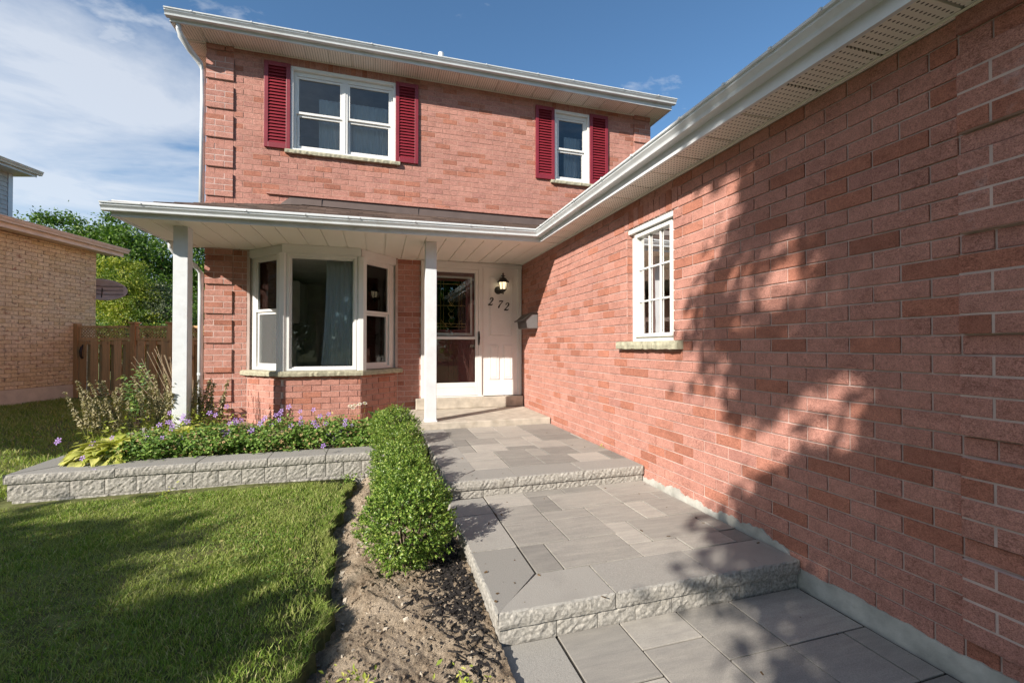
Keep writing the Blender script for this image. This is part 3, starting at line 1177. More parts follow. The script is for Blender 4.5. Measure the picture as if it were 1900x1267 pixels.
WF.box(mb, 0.26, GX - 0.02, SOF_P - 0.018, SOF_P - 0.006, 0.004, 0.02)
WG.box(mb, 0.56, FY - 0.02, SOF_P - 0.014, SOF_P - 0.002, 0.004, 0.02)
mb.build("soffit_trim", M["soffit"], house)

# porch roof: deck, shingles in courses, hip, flashing against the wall
WZ = 3.288


def eave_y(x):
    return 5.36 - 0.0323 * (x + 2.62) - 0.022


def eave_z(x):
    return 2.640 + 0.0053 * (x + 2.62) + 0.088


ey, ez = eave_y(-2.58), eave_z(-2.58)
HIPX, HIPT = -2.58, -1.08


def roof_pt(x, t, lift=0.0):
    a = Vector((x, eave_y(x), eave_z(x) + lift))
    b = Vector((x, FY, WZ + lift))
    p = a.lerp(b, t)
    return (p.x, p.y, p.z)


deck = MB()
deck.add([roof_pt(HIPX, 0, -.006), roof_pt(2.6, 0, -.006), roof_pt(2.6, 1, -.006), (HIPT, FY, WZ - .006),
          roof_pt(HIPX, 0, -.03), roof_pt(2.6, 0, -.03), roof_pt(2.6, 1, -.03), (HIPT, FY, WZ - .03),
          (HIPX, FY, ez - .006), (HIPX, FY, ez - 0.03)],
         [(0, 1, 2, 3), (7, 6, 5, 4), (0, 4, 5, 1), (0, 3, 8), (4, 9, 7), (0, 8, 9, 4)])
rf = deck.build("porch_roof", M["shingle"], house)
nrow = 12
for r in range(nrow):
    t0, t1 = r / nrow, min(1.0, (r + 1.15) / nrow)
    xs_ = HIPX + (HIPT - HIPX) * t0
    xe_ = HIPX + (HIPT - HIPX) * t1
    x = xs_ - random.uniform(0, 0.25)
    while x < 1.93 + 0.6 * t0:
        x2 = x + random.choice((0.16, 0.22, 0.30, 0.33))
        a = max(x, xs_)
        if x2 - a > 0.05:
            lift = random.choice((0.005, 0.007, 0.010))
            b_ = x2 - 0.004
            a2, b2 = max(a, xe_) if a <= xs_ + 1e-6 else a, max(b_, xe_ + 0.01) if a <= xs_ + 1e-6 else b_
            m = MB()
            m.hexa([roof_pt(a, t0, -.004), roof_pt(a2, t1, -.006), roof_pt(b2, t1, -.006), roof_pt(b_, t0, -.004),
                    roof_pt(a, t0, lift), roof_pt(a2, t1, 0), roof_pt(b2, t1, 0), roof_pt(b_, t0, lift)])
            m.build("shingle", M["shingle"], rf, origin=roof_pt(a, t0))
        x = x2
for i in range(11):   # hip caps
    t0, t1 = i / 11, (i + 1.2) / 11
    p, q = Vector((HIPX, ey, ez)).lerp(Vector((HIPT, FY, WZ)), t0), Vector((HIPX, ey, ez)).lerp(Vector((HIPT, FY, WZ)), min(1, t1))
    m = MB()
    sd = Vector((0.07, -0.07, -0.012))
    m.loft([[p - sd, p + Vector((0, 0, .016)), p + sd, p], [q - sd, q + Vector((0, 0, .008)), q + sd, q]])
    m.build("hip_shingle", M["shingle"], rf, origin=tuple(p))
mb = MB()
mb.add([WF.at(-1.50, 3.13, 0.012), WF.at(-1.19, 3.268, 0.016), WF.at(2.65, 3.268, 0.016), WF.at(2.65, 3.40, 0.006), WF.at(-1.19, 3.40, 0.006),
        WF.at(-1.02, 3.272, 0.10), WF.at(2.65, 3.245, 0.10)],
       [(0, 1, 4), (1, 2, 3, 4), (1, 5, 6, 2)])
WF.box(mb, 0.55, 0.556, 3.27, 3.40, 0.012, 0.02)
WF.box(mb, -0.80, -0.795, 3.27, 3.40, 0.012, 0.02)
mb.build("flashing", M["flash"], rf)

# garage roof and main hip roof (mostly out of sight from below)
mb = MB()
mb.hexa([(1.90, 0.45, 2.70), (1.90, FY - 0.004, 2.70), (5.2, FY - 0.004, 3.80), (5.2, 0.45, 3.80),
         (1.90, 0.45, 2.74), (1.90, FY - 0.004, 2.74), (5.2, FY - 0.004, 3.84), (5.2, 0.45, 3.84)])
mb.hexa([(8.8, 0.45, 2.60), (8.8, FY, 2.60), (5.2, FY, 3.80), (5.2, 0.45, 3.80),
         (8.8, 0.45, 2.64), (8.8, FY, 2.64), (5.2, FY, 3.84), (5.2, 0.45, 3.84)])
mb.add([(2.1, 0.9, 2.66), (8.5, 0.9, 2.66), (5.2, 0.9, 3.80)], [(0, 1, 2)])
mb.build("garage_roof", M["shingle"], house)
mb = MB()
c = [(-2.53, 6.44, 5.517), (4.80, 6.44, 5.517), (4.80, 12.42, 5.517), (-2.53, 12.42, 5.517)]
mb.add(c + [(0.4, 9.43, 6.62), (1.9, 9.43, 6.62)], [(0, 1, 5, 4), (1, 2, 5), (2, 3, 4, 5), (3, 0, 4), (3, 2, 1, 0)])
mr = mb.build("main_roof", M["shingle"], house)
mb = MB()
vp_ = (1.0, 7.6, 5.78)
mb.tube([vp_, (vp_[0], vp_[1], 6.34)], 0.05, 12)
mb.build("vent_pipe", M["alu"], mr)

# downspouts
mb = MB()
mb.tube([(-2.44, 6.52, 5.36), (-2.44, 6.53, 5.30), (-2.43, 6.56, 5.24), (-2.37, 6.68, 5.15), (-2.30, 6.80, 5.07), (-2.275, 6.84, 4.98), (-2.275, 6.84, 4.6), (-2.285, 6.84, 3.0)], 0.042, 8, squash=0.75)
mb.build("downspout", M["alu"], house, smooth=True)
mb = MB()
mb.tube([(-2.50, 6.50, 2.62), (-2.50, 6.51, 2.54), (-2.47, 6.56, 2.47), (-2.33, 6.78, 2.36), (-2.285, 6.84, 2.28), (-2.285, 6.845, 2.0), (-2.285, 6.845, 0.2)], 0.04, 8, squash=0.75)
ds = mb.build("downspout", M["alu"], house, smooth=True)
mb = MB()
mb.tube([(-2.285, 6.845, 0.92), (-2.285, 6.845, 0.95)], 0.045, 8, squash=0.75)
mb.build("downspout_joint", M["alu"], ds)

# ------------------------------------------------------------------ posts, porch slab
for px0, zb, yy in ((-2.155, 0.20, 5.665), (0.55, 0.364, 5.60)):
    mb = MB()
    mb.box(px0, px0 + 0.138, yy, yy + 0.138, zb, SOF_P - 0.006)
    po = mb.build("porch_post", M["paint"], house, bevel=0.004)
    mb = MB()
    if zb > 0.3:
        mb.box(px0 - 0.008, px0 + 0.146, yy - 0.008, yy + 0.146, zb - 0.004, zb + 0.012)
        mb.build("post_base", M["paint"], po)
    else:
        mb.box(px0 - 0.05, px0 + 0.19, yy - 0.05, yy + 0.19, 0.0, zb)
        mb.build("post_footing", M["concrete"], po)
mb = MB()
mb.box(0.27, GX - 0.012, 5.515, FY - 0.02, -0.05, 0.36)
mb.build("porch_slab", M["concrete"], house, bevel=0.012)
mb = MB()
mb.box(0.52, GX - 0.012, 6.685, FY - 0.03, 0.3615, 0.522)
mb.build("door_step", M["concrete"], house, bevel=0.010)

# ------------------------------------------------------------------ upper windows with shutters and sills
def sill_mesh(mb, wall, u0, u1, z0, z1, d0, d1, seed=0):
    n = max(6, int((u1 - u0) / 0.03))
    rr = random.Random(seed)
    rings = []
    for i in range(n + 1):
        u = u0 + (u1 - u0) * i / n
        j = rr.uniform(-0.005, 0.005) if 0 < i < n else 0
        k = rr.uniform(-0.006, 0.006)
        rings.append([wall.at(u, z0 + k * 0.3, d0), wall.at(u, z0 + k * .5, d1 + j), wall.at(u, (z0 + z1) / 2, d1 + j + 0.004), wall.at(u, z1 - 0.006, d1 - abs(j)), wall.at(u, z1, d1 - 0.018), wall.at(u, z1 + 0.002, d0)])
    mb.loft(rings)


def pane(wall, u0, u1, z0, z1, d, parent, mat="glass", name="pane"):
    m = MB()
    wall.box(m, u0, u1, z0, z1, d - 0.002, d + 0.002)
    return m.build(name, M[mat], parent, origin=wall.at((u0 + u1) / 2, z0, d))


def hung_sash(wall, u0, u1, z0, z1, zm, d, parent, fw=0.031, screen=False):
    """upper sash sits proud of the lower one"""
    m = MB()
    wall.rect(m, u0, u1, zm - 0.018, z1, fw, d - 0.02, d + 0.018)
    s = m.build("upper_sash", M["white"], parent, origin=wall.at(u0, zm, d))
    pane(wall, u0 + fw, u1 - fw, zm - 0.018 + fw, z1 - fw, d, s)
    m = MB()
    wall.rect(m, u0 + 0.004, u1 - 0.004, z0, zm - 0.020, fw, d - 0.045, d - 0.004, wb=0.045)
    s = m.build("lower_sash", M["white"], parent, origin=wall.at(u0, z0, d))
    pane(wall, u0 + fw, u1 - fw, z0 + 0.045, zm - 0.020 - fw, d - 0.03, s)
    if screen:
        pane(wall, u0 + fw - .002, u1 - fw + .002, z0 + 0.046, zm - 0.022 - fw, d - 0.014, s, "screen", "insect_screen")


def shutter(u0, u1, z0, z1):
    m = MB()
    WF.rect(m, u0, u1, z0, z1, 0.052, 0.004, 0.034, wb=0.07, wt=0.06)
    WF.box(m, u0 + 0.03, u1 - 0.03, z0 + 0.05, z1 - 0.05, 0.004, 0.009)
    sh = m.build("shutter", M["shutter"], house, origin=WF.at((u0 + u1) / 2, z0, 0.02), bevel=0.003)
    n = 24
    a, b = u0 + 0.052, u1 - 0.052
    h = (z1 - z0 - 0.13) / n
    me = None
    for i in range(n):
        zc = z0 + 0.07 + (i + 0.5) * h
        org = WF.at((a + b) / 2, zc, 0.02)
        if me is None:
            q = MB()
            A = WF.at
            q.hexa([A(a, zc - h * .48, 0.032), A(a, zc - h * .40, 0.026), A(b, zc - h * .40, 0.026), A(b, zc - h * .48, 0.032),
                    A(a, zc + h * .34, 0.014), A(a, zc + h * .42, 0.009), A(b, zc + h * .42, 0.009), A(b, zc + h * .34, 0.014)])
            me = q.mesh("slat", M["shutter"], org)
        o = bpy.data.objects.new("slat", me)
        link(o, sh, org)


def room_box(x0, x1, y0, y1, z0, z1, mat, name="room_walls"):
    m = MB()
    V = [(x0, y0, z0), (x1, y0, z0), (x1, y1, z0), (x0, y1, z0), (x0, y0, z1), (x1, y0, z1), (x1, y1, z1), (x0, y1, z1)]
    m.add(V, [(0, 1, 2, 3), (7, 6, 5, 4), (1, 2, 6, 5), (2, 3, 7, 6), (3, 0, 4, 7)])
    return m.build(name, mat, house)


def upper_window(W, mull, seed):
    u0, u1, z0, z1 = W
    m = MB()
    WF.rect(m, u0, u1, z0, z1, 0.036, -0.10, 0.012, wb=0.026, wt=0.045)
    WF.rect(m, u0 + 0.036, u1 - 0.036, z0 + 0.026, z1 - 0.045, 0.034, -0.10, -0.03, wb=0.02, wt=0.06)
    win = m.build("window", M["white"], house, origin=WF.at((u0 + u1) / 2, z0, 0), bevel=0.003)
    a, b = u0 + 0.07, u1 - 0.07
    zc0, zc1 = z0 + 0.05, z1 - 0.11
    zm = zc0 + (zc1 - zc0) * 0.5
    if mull:
        c = (a + b) / 2
        q = MB()
        WF.box(q, c - 0.036, c + 0.036, zc0 - 0.02, zc1 + 0.03, -0.10, -0.025)
        WF.box(q, c - 0.008, c + 0.008, zc0 - 0.02, zc1 + 0.03, -0.025, -0.018)
        q.build("mullion", M["white"], win)
        hung_sash(WF, a, c - 0.036, zc0, zc1, zm, -0.055, win)
        hung_sash(WF, c + 0.036, b, zc0, zc1, zm, -0.055, win)
    else:
        hung_sash(WF, a, b, zc0, zc1, zm, -0.055, win)
    q = MB()
    sill_mesh(q, WF, u0 - 0.065, u1 + 0.065, z0 - 0.055, z0 - 0.001, -0.06, 0.05, seed)
    q.build("window_sill", M["sill"], win)
    # blind hanging in the room behind
    return win


upper_window(W1, True, 1)
upper_window(W2, False, 2)
for a, b in ((-1.533, -1.205), (0.222, 0.552), (2.436, 2.766), (3.412, 3.752)):
    shutter(a, b, 4.052, 5.248)
room_box(-1.9, 1.0, FY + 0.112, 9.2, 3.2, 5.30, M["room"])
room_box(2.3, 4.2, FY + 0.112, 9.2, 3.2, 5.30, M["room"])


def curtain(name, x0, x1, y, z0, z1, folds, amp, label, cat="curtain", sway=0.0, flare=0.0):
    nx_, nz_ = folds * 8, 14
    V, Q = [], []
    for k in range(nz_ + 1):
        t = k / nz_
        for i in range(nx_ + 1):
            s = i / nx_
            x = x0 + (x1 - x0) * s - flare * (1 - t) ** 2 * (1 - s)
            yy = y + amp * (0.6 + 0.4 * (1 - t)) * math.sin(2 * math.pi * folds * s + 1.3 * math.sin(5 * s) + 0.6 * t)
            V.append((x + sway * (1 - t), yy, z0 + (z1 - z0) * t))
    for k in range(nz_):
        for i in range(nx_):
            a = k * (nx_ + 1) + i
            Q.append((a, a + 1, a + nx_ + 2, a + nx_ + 1))
    o = bpy.data.objects.new(name, arr_mesh(name, V, Q, None, M["curtain"], True))
    link(o)
    md = o.modifiers.new("thickness", "SOLIDIFY")
    md.thickness = 0.002
    return tag(o, label, cat)


curtain("curtain", -0.86, 0.17, FY + 0.20, 4.06, 4.93, 16, 0.012, "pale half height curtain behind the wide upstairs window with two burgundy shutters")
curtain("curtain", 3.03, 3.40, FY + 0.20, 4.06, 4.90, 6, 0.012, "pale narrow curtain behind the small upstairs window near the roof corner")

# ------------------------------------------------------------------ bay window
Z0B, Z1B = 0.985, 2.515
bay = bpy.data.objects.new("bay_window", None)
link(bay, house, (-0.72, 6.28, 0.985))
mb = MB()
for (w, l, s) in ((WB1, LB1, 11), (WB2, LB2, 12), (WB3, LB3, 13)):
    a = -0.06 if w is WB1 else -0.03
    b = l + (0.06 if w is WB3 else 0.03)
    sill_mesh(mb, w, a, b, 0.917 + (0.0007 if w is WB2 else 0), 0.983 + (0.0009 if w is WB2 else 0), -0.16, 0.055, s)
mb.build("window_sill", M["sill"], bay)
mb = MB()
for (w, l) in ((WB1, LB1), (WB2, LB2), (WB3, LB3)):
    q_ = 0.0 if w is WB2 else -0.045
    w.box(mb, 0.006 if w is WB2 else 0.02, l - 0.006 if w is WB2 else l - 0.02, Z1B + 0.002, SOF_P - 0.006, -0.14, 0.030 + q_)
    w.box(mb, 0.006 if w is WB2 else 0.02, l - 0.006 if w is WB2 else l - 0.02, Z1B - 0.012, Z1B + 0.002, -0.14, 0.018 + q_)
mb.build("head_board", M["white"], bay)
A2 = WB2.at
for c, sgn in ((B2, -1), (B3, 1)):
    cx, cy = c
    mb = MB()
    mb.tube([(cx, cy + 0.045, Z0B), (cx, cy + 0.045, Z1B - 0.012)], 0.072, 8)
    mb.build("corner_post", M["white"], bay)
# centre fixed light
m = MB()
WB2.rect(m, 0.058, LB2 - 0.058, Z0B + 0.004, Z1B - 0.013, 0.028, -0.085, 0.005, wb=0.026, wt=0.03)
WB2.rect(m, 0.086, LB2 - 0.086, Z0B + 0.030, Z1B - 0.043, 0.014, -0.08, -0.02)
WB2.rect(m, 0.100, LB2 - 0.100, Z0B + 0.044, Z1B - 0.057, 0.010, -0.08, -0.035)
cw = m.build("centre_window_frame", M["white"], bay)
pane(WB2, 0.110, LB2 - 0.110, Z0B + 0.054, Z1B - 0.067, -0.055, cw)
for (w, l, nm) in ((WB1, LB1, "side_window_frame"), (WB3, LB3, "side_window_frame")):
    m = MB()
    a, b = (0.085, l - 0.040) if w is WB1 else (0.040, l - 0.085)
    w.rect(m, a, b, Z0B + 0.004, Z1B - 0.013, 0.032, -0.15, -0.052, wb=0.04, wt=0.03)
    jw = (-0.03, a) if w is WB1 else (b, l + 0.03)
    w.box(m, jw[0], jw[1], Z0B + 0.004, Z1B - 0.013, -0.15, -0.062)
    fr = m.build(nm, M["white"], bay)
    hung_sash(w, a + 0.032, b - 0.032, Z0B + 0.044, Z1B - 0.043, Z0B + 0.80, -0.075, fr, 0.032, screen=(w is WB1))
m = MB()
m.poly([(B1[0], B1[1], Z1B + 0.06), (B2[0], B2[1] + .08, Z1B + 0.06), (B3[0], B3[1] + .08, Z1B + 0.06), (B4[0], B4[1], Z1B + 0.06)])
m.poly([(B1[0] + 0.08, B1[1] + 0.05, 0.93), (B2[0], B2[1] + .09, 0.93), (B3[0], B3[1] + .09, 0.93), (B4[0] - 0.08, B4[1] + 0.05, 0.93)])
m.build("window_seat", M["white"], bay)
room_box(-3.0 + 0.9, 0.46, FY + 0.112, 10.2, 0.52, 2.61, M["room"])
m = MB()
m.box(-2.08, -1.45, 8.9, 9.7, 0.53, 1.42)
m.build("base_cabinet", M["cabinet"])
tag(bpy.data.objects["base_cabinet"], "pale kitchen base cabinet seen through the left of the bay window", "cabinet")
kc = thing("wall_cabinet", "pale kitchen wall cabinet hanging above the counter behind the bay window", "cabinet", (-1.65, 9.2, 1.72))
m = MB()
m.box(-2.08, -1.40, 8.75, 9.7, 1.72, 2.48)
m.build("carcass", M["cabinet"], kc)
for y0 in (8.78, 9.24):
    m = MB()
    m.box(-1.40, -1.382, y0, y0 + 0.43, 1.75, 2.45)
    m.build("cabinet_door", M["cabinet"], kc, bevel=0.003)
ct = thing("countertop", "pale kitchen countertop with a curved tap behind the bay window", "countertop", (-1.65, 9.2, 1.42))
m = MB()
m.box(-2.09, -1.42, 8.86, 9.72, 1.421, 1.46)
m.build("slab", M["white"], ct)
m = MB()
m.tube([(-1.75, 8.98, 1.46), (-1.75, 8.98, 1.72), (-1.72, 8.97, 1.77), (-1.66, 8.95, 1.78), (-1.60, 8.93, 1.74), (-1.59, 8.93, 1.68)], 0.012, 8)
m.build("tap", M["alu"], ct, smooth=True)
fr = thing("refrigerator", "tall pale refrigerator standing behind the right side of the bay window", "refrigerator", (0.2, 8.0, 0.52))
m = MB()
m.box(-0.02, 0.44, 7.7, 8.4, 0.53, 2.25)
m.build("body", M["cabinet"], fr, bevel=0.01)
m = MB()
m.tube([(-0.05, 7.75, 1.25), (-0.06, 7.75, 1.3), (-0.06, 7.75, 1.5), (-0.05, 7.75, 1.55)], 0.01, 8)
m.build("handle", M["black"], fr)
curtain("curtain", -0.68, -0.33, 6.395, 1.0, 2.46, 7, 0.013, "sheer white curtain hanging inside the right of the bay window centre pane", flare=0.07)

# ------------------------------------------------------------------ entrance door and side panel
m = MB()
WF.box(m, 0.60, 2.195, 2.545, SOF_P - 0.008, -0.10, 0.034)          # head board
WF.box(m, 0.60, 2.195, 2.575, 2.590, 0.034, 0.042)
WF.box(m, 0.60, 0.66, 0.524, 2.545, -0.10, 0.040)
WF.box(m, 1.480, 1.535, 0.524, 2.545, -0.10, 0.040)
WF.box(m, 0.66, 1.480, 2.50, 2.545, -0.10, 0.040)
WF.box(m, 1.535, 1.556, 0.524, 2.545, -0.10, 0.024)
WF.box(m, 0.60, 1.56, 0.523, 0.54, -0.10, 0.05)
df = m.build("door_frame", M["white"], house, bevel=0.003)
sd = bpy.data.objects.new("storm_door", None)
link(sd, house, (1.07, FY - 0.02, 0.54))
m = MB()
WF.rect(m, 0.662, 1.478, 0.545, 2.498, 0.045, 0.004, 0.034, wb=0.125, wt=0.045)
WF.box(m, 0.707, 1.433, 0.672, 0.745, 0.006, 0.028)
WF.box(m, 0.707, 1.433, 1.412, 1.448, 0.004, 0.030)
WF.rect(m, 0.707, 1.433, 1.448, 2.453, 0.010, 0.006, 0.020)
m.build("storm_door_frame", M["white"], sd, bevel=0.003)
m = MB()
WF.rect(m, 0.717, 1.385, 1.475, 2.385, 0.030, -0.006, 0.003, wb=0.035, wt=0.03)
m.build("storm_sash", M["white"], sd)
pane(WF, 0.708, 1.432, 1.450, 2.452, 0.010, sd)
pane(WF, 0.708, 1.432, 0.747, 1.411, 0.012, sd, "glass", "lower_pane")
m = MB()
m.tube([WF.at(1.487, 1.345, 0.040), WF.at(1.487, 1.36, 0.075), WF.at(1.487, 1.43, 0.085), WF.at(1.487, 1.50, 0.075), WF.at(1.487, 1.52, 0.040)], [0.008, 0.009, 0.011, 0.009, 0.008], 8)
WF.box(m, 1.476, 1.498, 1.325, 1.535, 0.036, 0.044)
m.build("handle", M["black"], sd, smooth=False)
m = MB()
m.tube([WF.at(0.80, 2.40, -0.02), WF.at(1.40, 2.30, -0.01)], 0.012, 6)
# inner burgundy door with leaded glass
idoor = bpy.data.objects.new("front_door", None)
link(idoor, house, (1.07, FY + 0.05, 0.54))
m = MB()
WF.rect(m, 0.665, 1.475, 0.545, 2.495, 0.165, -0.085, -0.045, wb=1.0, wt=0.16)
for a, b in ((0.78, 1.04), (1.10, 1.36)):
    WF.rect(m, a, b, 0.72, 1.40, 0.02, -0.045, -0.038)
m.build("door_leaf", M["doorred"], idoor, bevel=0.002)
m = MB()
WF.rect(m, 0.825, 1.315, 1.54, 2.34, 0.022, -0.05, -0.036)
m.build("glass_frame", M["doorred"], idoor)
pane(WF, 0.845, 1.295, 1.56, 2.32, -0.066, idoor, "texglass", "leaded_pane")
m = MB()


def came(*pts):
    m.tube([WF.at(u, z, -0.060) for u, z in pts], 0.0045, 5)


for u in (0.905, 0.950, 1.190, 1.235):
    came((u, 1.56), (u, 2.32))
for z in (1.61, 1.655, 1.935, 2.27):
    came((0.845, z), (1.295, z))
for k in range(5):
    zc = 1.70 + k * 0.105
    w = 0.045 if k != 2 else 0.06
    came((1.07, zc - 0.075), (1.07 + w, zc), (1.07, zc + 0.075), (1.07 - w, zc), (1.07, zc - 0.075))
came((0.905, 1.72), (1.0, 1.61))
came((1.235, 1.72), (1.14, 1.61))
m.build("leading", M["gold"], idoor)
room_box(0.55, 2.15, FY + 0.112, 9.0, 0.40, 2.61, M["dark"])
# white panelled side piece
sp = bpy.data.objects.new("side_panel", None)
link(sp, house, (1.86, FY, 0.53))
m = MB()
WF.box(m, 1.557, 2.125, 0.53, 2.544, -0.06, 0.020)
WF.box(m, 2.125, 2.190, 0.53, 2.544, -0.06, 0.034)
WF.box(m, 2.140, 2.150, 0.53, 2.544, 0.034, 0.040)
WF.box(m, 2.168, 2.178, 0.53, 2.544, 0.034, 0.040)
m.build("panel_board", M["panelpaint"], sp, bevel=0.003)
for a, b, c, d in ((1.655, 2.040, 1.462, 2.405), (1.655, 1.812, 0.788, 1.325), (1.884, 2.040, 0.788, 1.325)):
    m = MB()
    WF.rect(m, a, b, c, d, 0.012, 0.0205, 0.030)
    A = WF.at
    i0, i1 = 0.012, 0.035
    o0 = [A(a + i0, c + i0, .0205), A(b - i0, c + i0, .0205), A(b - i0, d - i0, .0205), A(a + i0, d - i0, .0205)]
    o1 = [A(a + i1, c + i1, .027), A(b - i1, c + i1, .027), A(b - i1, d - i1, .027), A(a + i1, d - i1, .027)]
    m.add(o0 + o1, [(0, 1, 5, 4), (1, 2, 6, 5), (2, 3, 7, 6), (3, 0, 4, 7), (4, 5, 6, 7)])
    m.build("raised_panel", M["panelpaint"], sp)

# ------------------------------------------------------------------ garage window
u0, u1, z0, z1 = WIN_G
m = MB()
WG.rect(m, u0 + 0.003, u1 - 0.003, z0 + 0.012, z1 - 0.003, 0.085, -0.10, -0.055, wb=0.05, wt=0.07)
WG.rect(m, u0 + 0.070, u1 - 0.070, z0 + 0.050, z1 - 0.06, 0.030, -0.10, -0.035, wb=0.03, wt=0.03)
WG.box(m, u0 + 0.003, u1 - 0.003, z1 - 0.045, z1 - 0.004, -0.055, -0.012)
gw = m.build("window", M["white"], house, origin=WG.at((u0 + u1) / 2, z0), bevel=0.003)
a, b, c, d = u0 + 0.10, u1 - 0.10, z0 + 0.08, z1 - 0.09
pane(WG, a, b, c, d, -0.078, gw)
for i in (1, 2):
    m = MB()
    WG.box(m, a + (b - a) * i / 3 - 0.007, a + (b - a) * i / 3 + 0.007, c, d, -0.072, -0.060)
    m.build("muntin", M["white"], gw)
    m = MB()
    WG.box(m, a, b, c + (d - c) * i / 3 - 0.007, c + (d - c) * i / 3 + 0.007, -0.073, -0.061)
    m.build("muntin", M["white"], gw)
m = MB()
sill_mesh(m, WG, u0 - 0.11, u1 + 0.11, z0 - 0.055, z0 + 0.011, -0.07, 0.055, 5)
m.build("window_sill", M["sill"], gw)
m = MB()
V = [(GX + 0.112, 1.2, 0.3), (5.5, 1.2, 0.3), (5.5, 6.6, 0.3), (GX + 0.112, 6.6, 0.3), (GX + 0.112, 1.2, 2.6), (5.5, 1.2, 2.6), (5.5, 6.6, 2.6), (GX + 0.112, 6.6, 2.6)]
m.add(V, [(0, 1, 2, 3), (7, 6, 5, 4), (0, 1, 5, 4), (1, 2, 6, 5), (2, 3, 7, 6)])
m.build("garage_room_walls", M["room"], house)
for k in range(40):
    za, zb = ROW0 + k * BC, ROW0 + (k + 1) * BC
    if zb > WIN_G[2] + 0.02 and za < WIN_G[3] - 0.01:
        for uu in (WIN_G[0], WIN_G[1]):
            m = MB()
            WG.box(m, uu - 0.001 if uu == WIN_G[0] else uu - 0.006, uu + 0.006 if uu == WIN_G[0] else uu + 0.001, max(za + .004, WIN_G[2] + 0.012), min(zb - .004, WIN_G[3] - 0.001), -0.054, -0.0005)
            m.build("reveal_brick", M["brick"], gw, origin=WG.at(uu, za))
st = thing("timber_stack", "brown timber boards leaning upright inside the garage window", "timber", (2.55, 4.0, 0.3))
for i in range(3):
    m = MB()
    m.box(2.40 + 0.02 * i, 2.44 + 0.02 * i, 3.72 + 0.13 * i, 3.83 + 0.13 * i, 0.31, 2.5)
    m.build("board", M["stain"], st)
m = MB()
m.hexa([(3.05, 4.05, 0.31), (3.05, 4.08, 0.31), (3.35, 4.08, 0.31), (3.35, 4.05, 0.31), (3.12, 4.09, 1.70), (3.12, 4.12, 1.70), (3.42, 4.12, 1.70), (3.42, 4.09, 1.70)])
o = m.build("grey_board", M["taupe"])
tag(o, "pale grey board leaning inside the garage window", "board")

# ------------------------------------------------------------------ lantern, house number, mailbox
lx, ly, lz = 1.855, FY - 0.125, 2.12
lan = thing("wall_lantern", "black wall lantern with lit glass above the house number", "lantern", (lx, FY - 0.02, lz))
m = MB()
m.lathe((1.80, FY - 0.020, 2.19), [(0.062, 0.0), (0.062, -0.008), (0.05, -0.018), (0.028, -0.026)], 20, "y")
m.build("back_plate", M["black"], lan, smooth=True)
m = MB()
m.tube([(1.80, FY - 0.04, 2.185), (1.815, FY - 0.08, 2.150), (1.835, FY - 0.11, 2.142), (lx, ly, 2.165)], 0.011, 8)
m.build("arm", M["black"], lan, smooth=True)
m = MB()
m.lathe((lx, ly, 0), [(0.002, 2.117), (0.010, 2.125), (0.012, 2.138), (0.007, 2.146), (0.016, 2.154), (0.030, 2.166), (0.052, 2.188), (0.054, 2.196)], 12)
m.build("base_cup", M["black"], lan, smooth=True)
m = MB()
m.lathe((lx, ly, 0), [(0.096, 2.306), (0.094, 2.314), (0.072, 2.335), (0.052, 2.362), (0.028, 2.380), (0.014, 2.388), (0.012, 2.398), (0.036, 2.404), (0.034, 2.411), (0.012, 2.416), (0.010, 2.428), (0.018, 2.436), (0.010, 2.446), (0.005, 2.452), (0.001, 2.470)], 12)
m.build("roof_cap", M["black"], lan, smooth=True)
m = MB()
m.lathe((lx, ly, 0), [(0.046, 2.197), (0.066, 2.305)], 6)
m.build("lamp_glass", M["lamp"], lan)
for k in range(6):
    a = 2 * math.pi * k / 6
    m = MB()
    m.tube([(lx + 0.050 * math.cos(a), ly + 0.050 * math.sin(a), 2.19), (lx + 0.071 * math.cos(a), ly + 0.071 * math.sin(a), 2.308)], 0.006, 5)
    m.build("cage_bar", M["black"], lan)


def stroke(mb, pts, d0=0.0215, d1=0.031):
    """a calligraphic stroke: points (u, z, half width), a flat solid strip"""
    n = len(pts)
    L_, R_ = [], []
    for i, (u, z, w) in enumerate(pts):
        a, b = pts[max(0, i - 1)], pts[min(n - 1, i + 1)]
        t = Vector((b[0] - a[0], b[1] - a[1]))
        t.normalize()
        q = Vector((-t.y, t.x)) * w
        L_.append((u + q.x, z + q.y))
        R_.append((u - q.x, z - q.y))
    rings = [[WF.at(*l, d0), WF.at(*l, d1), WF.at(*r, d1), WF.at(*r, d0)] for l, r in zip(L_, R_)]
    mb.loft(rings)


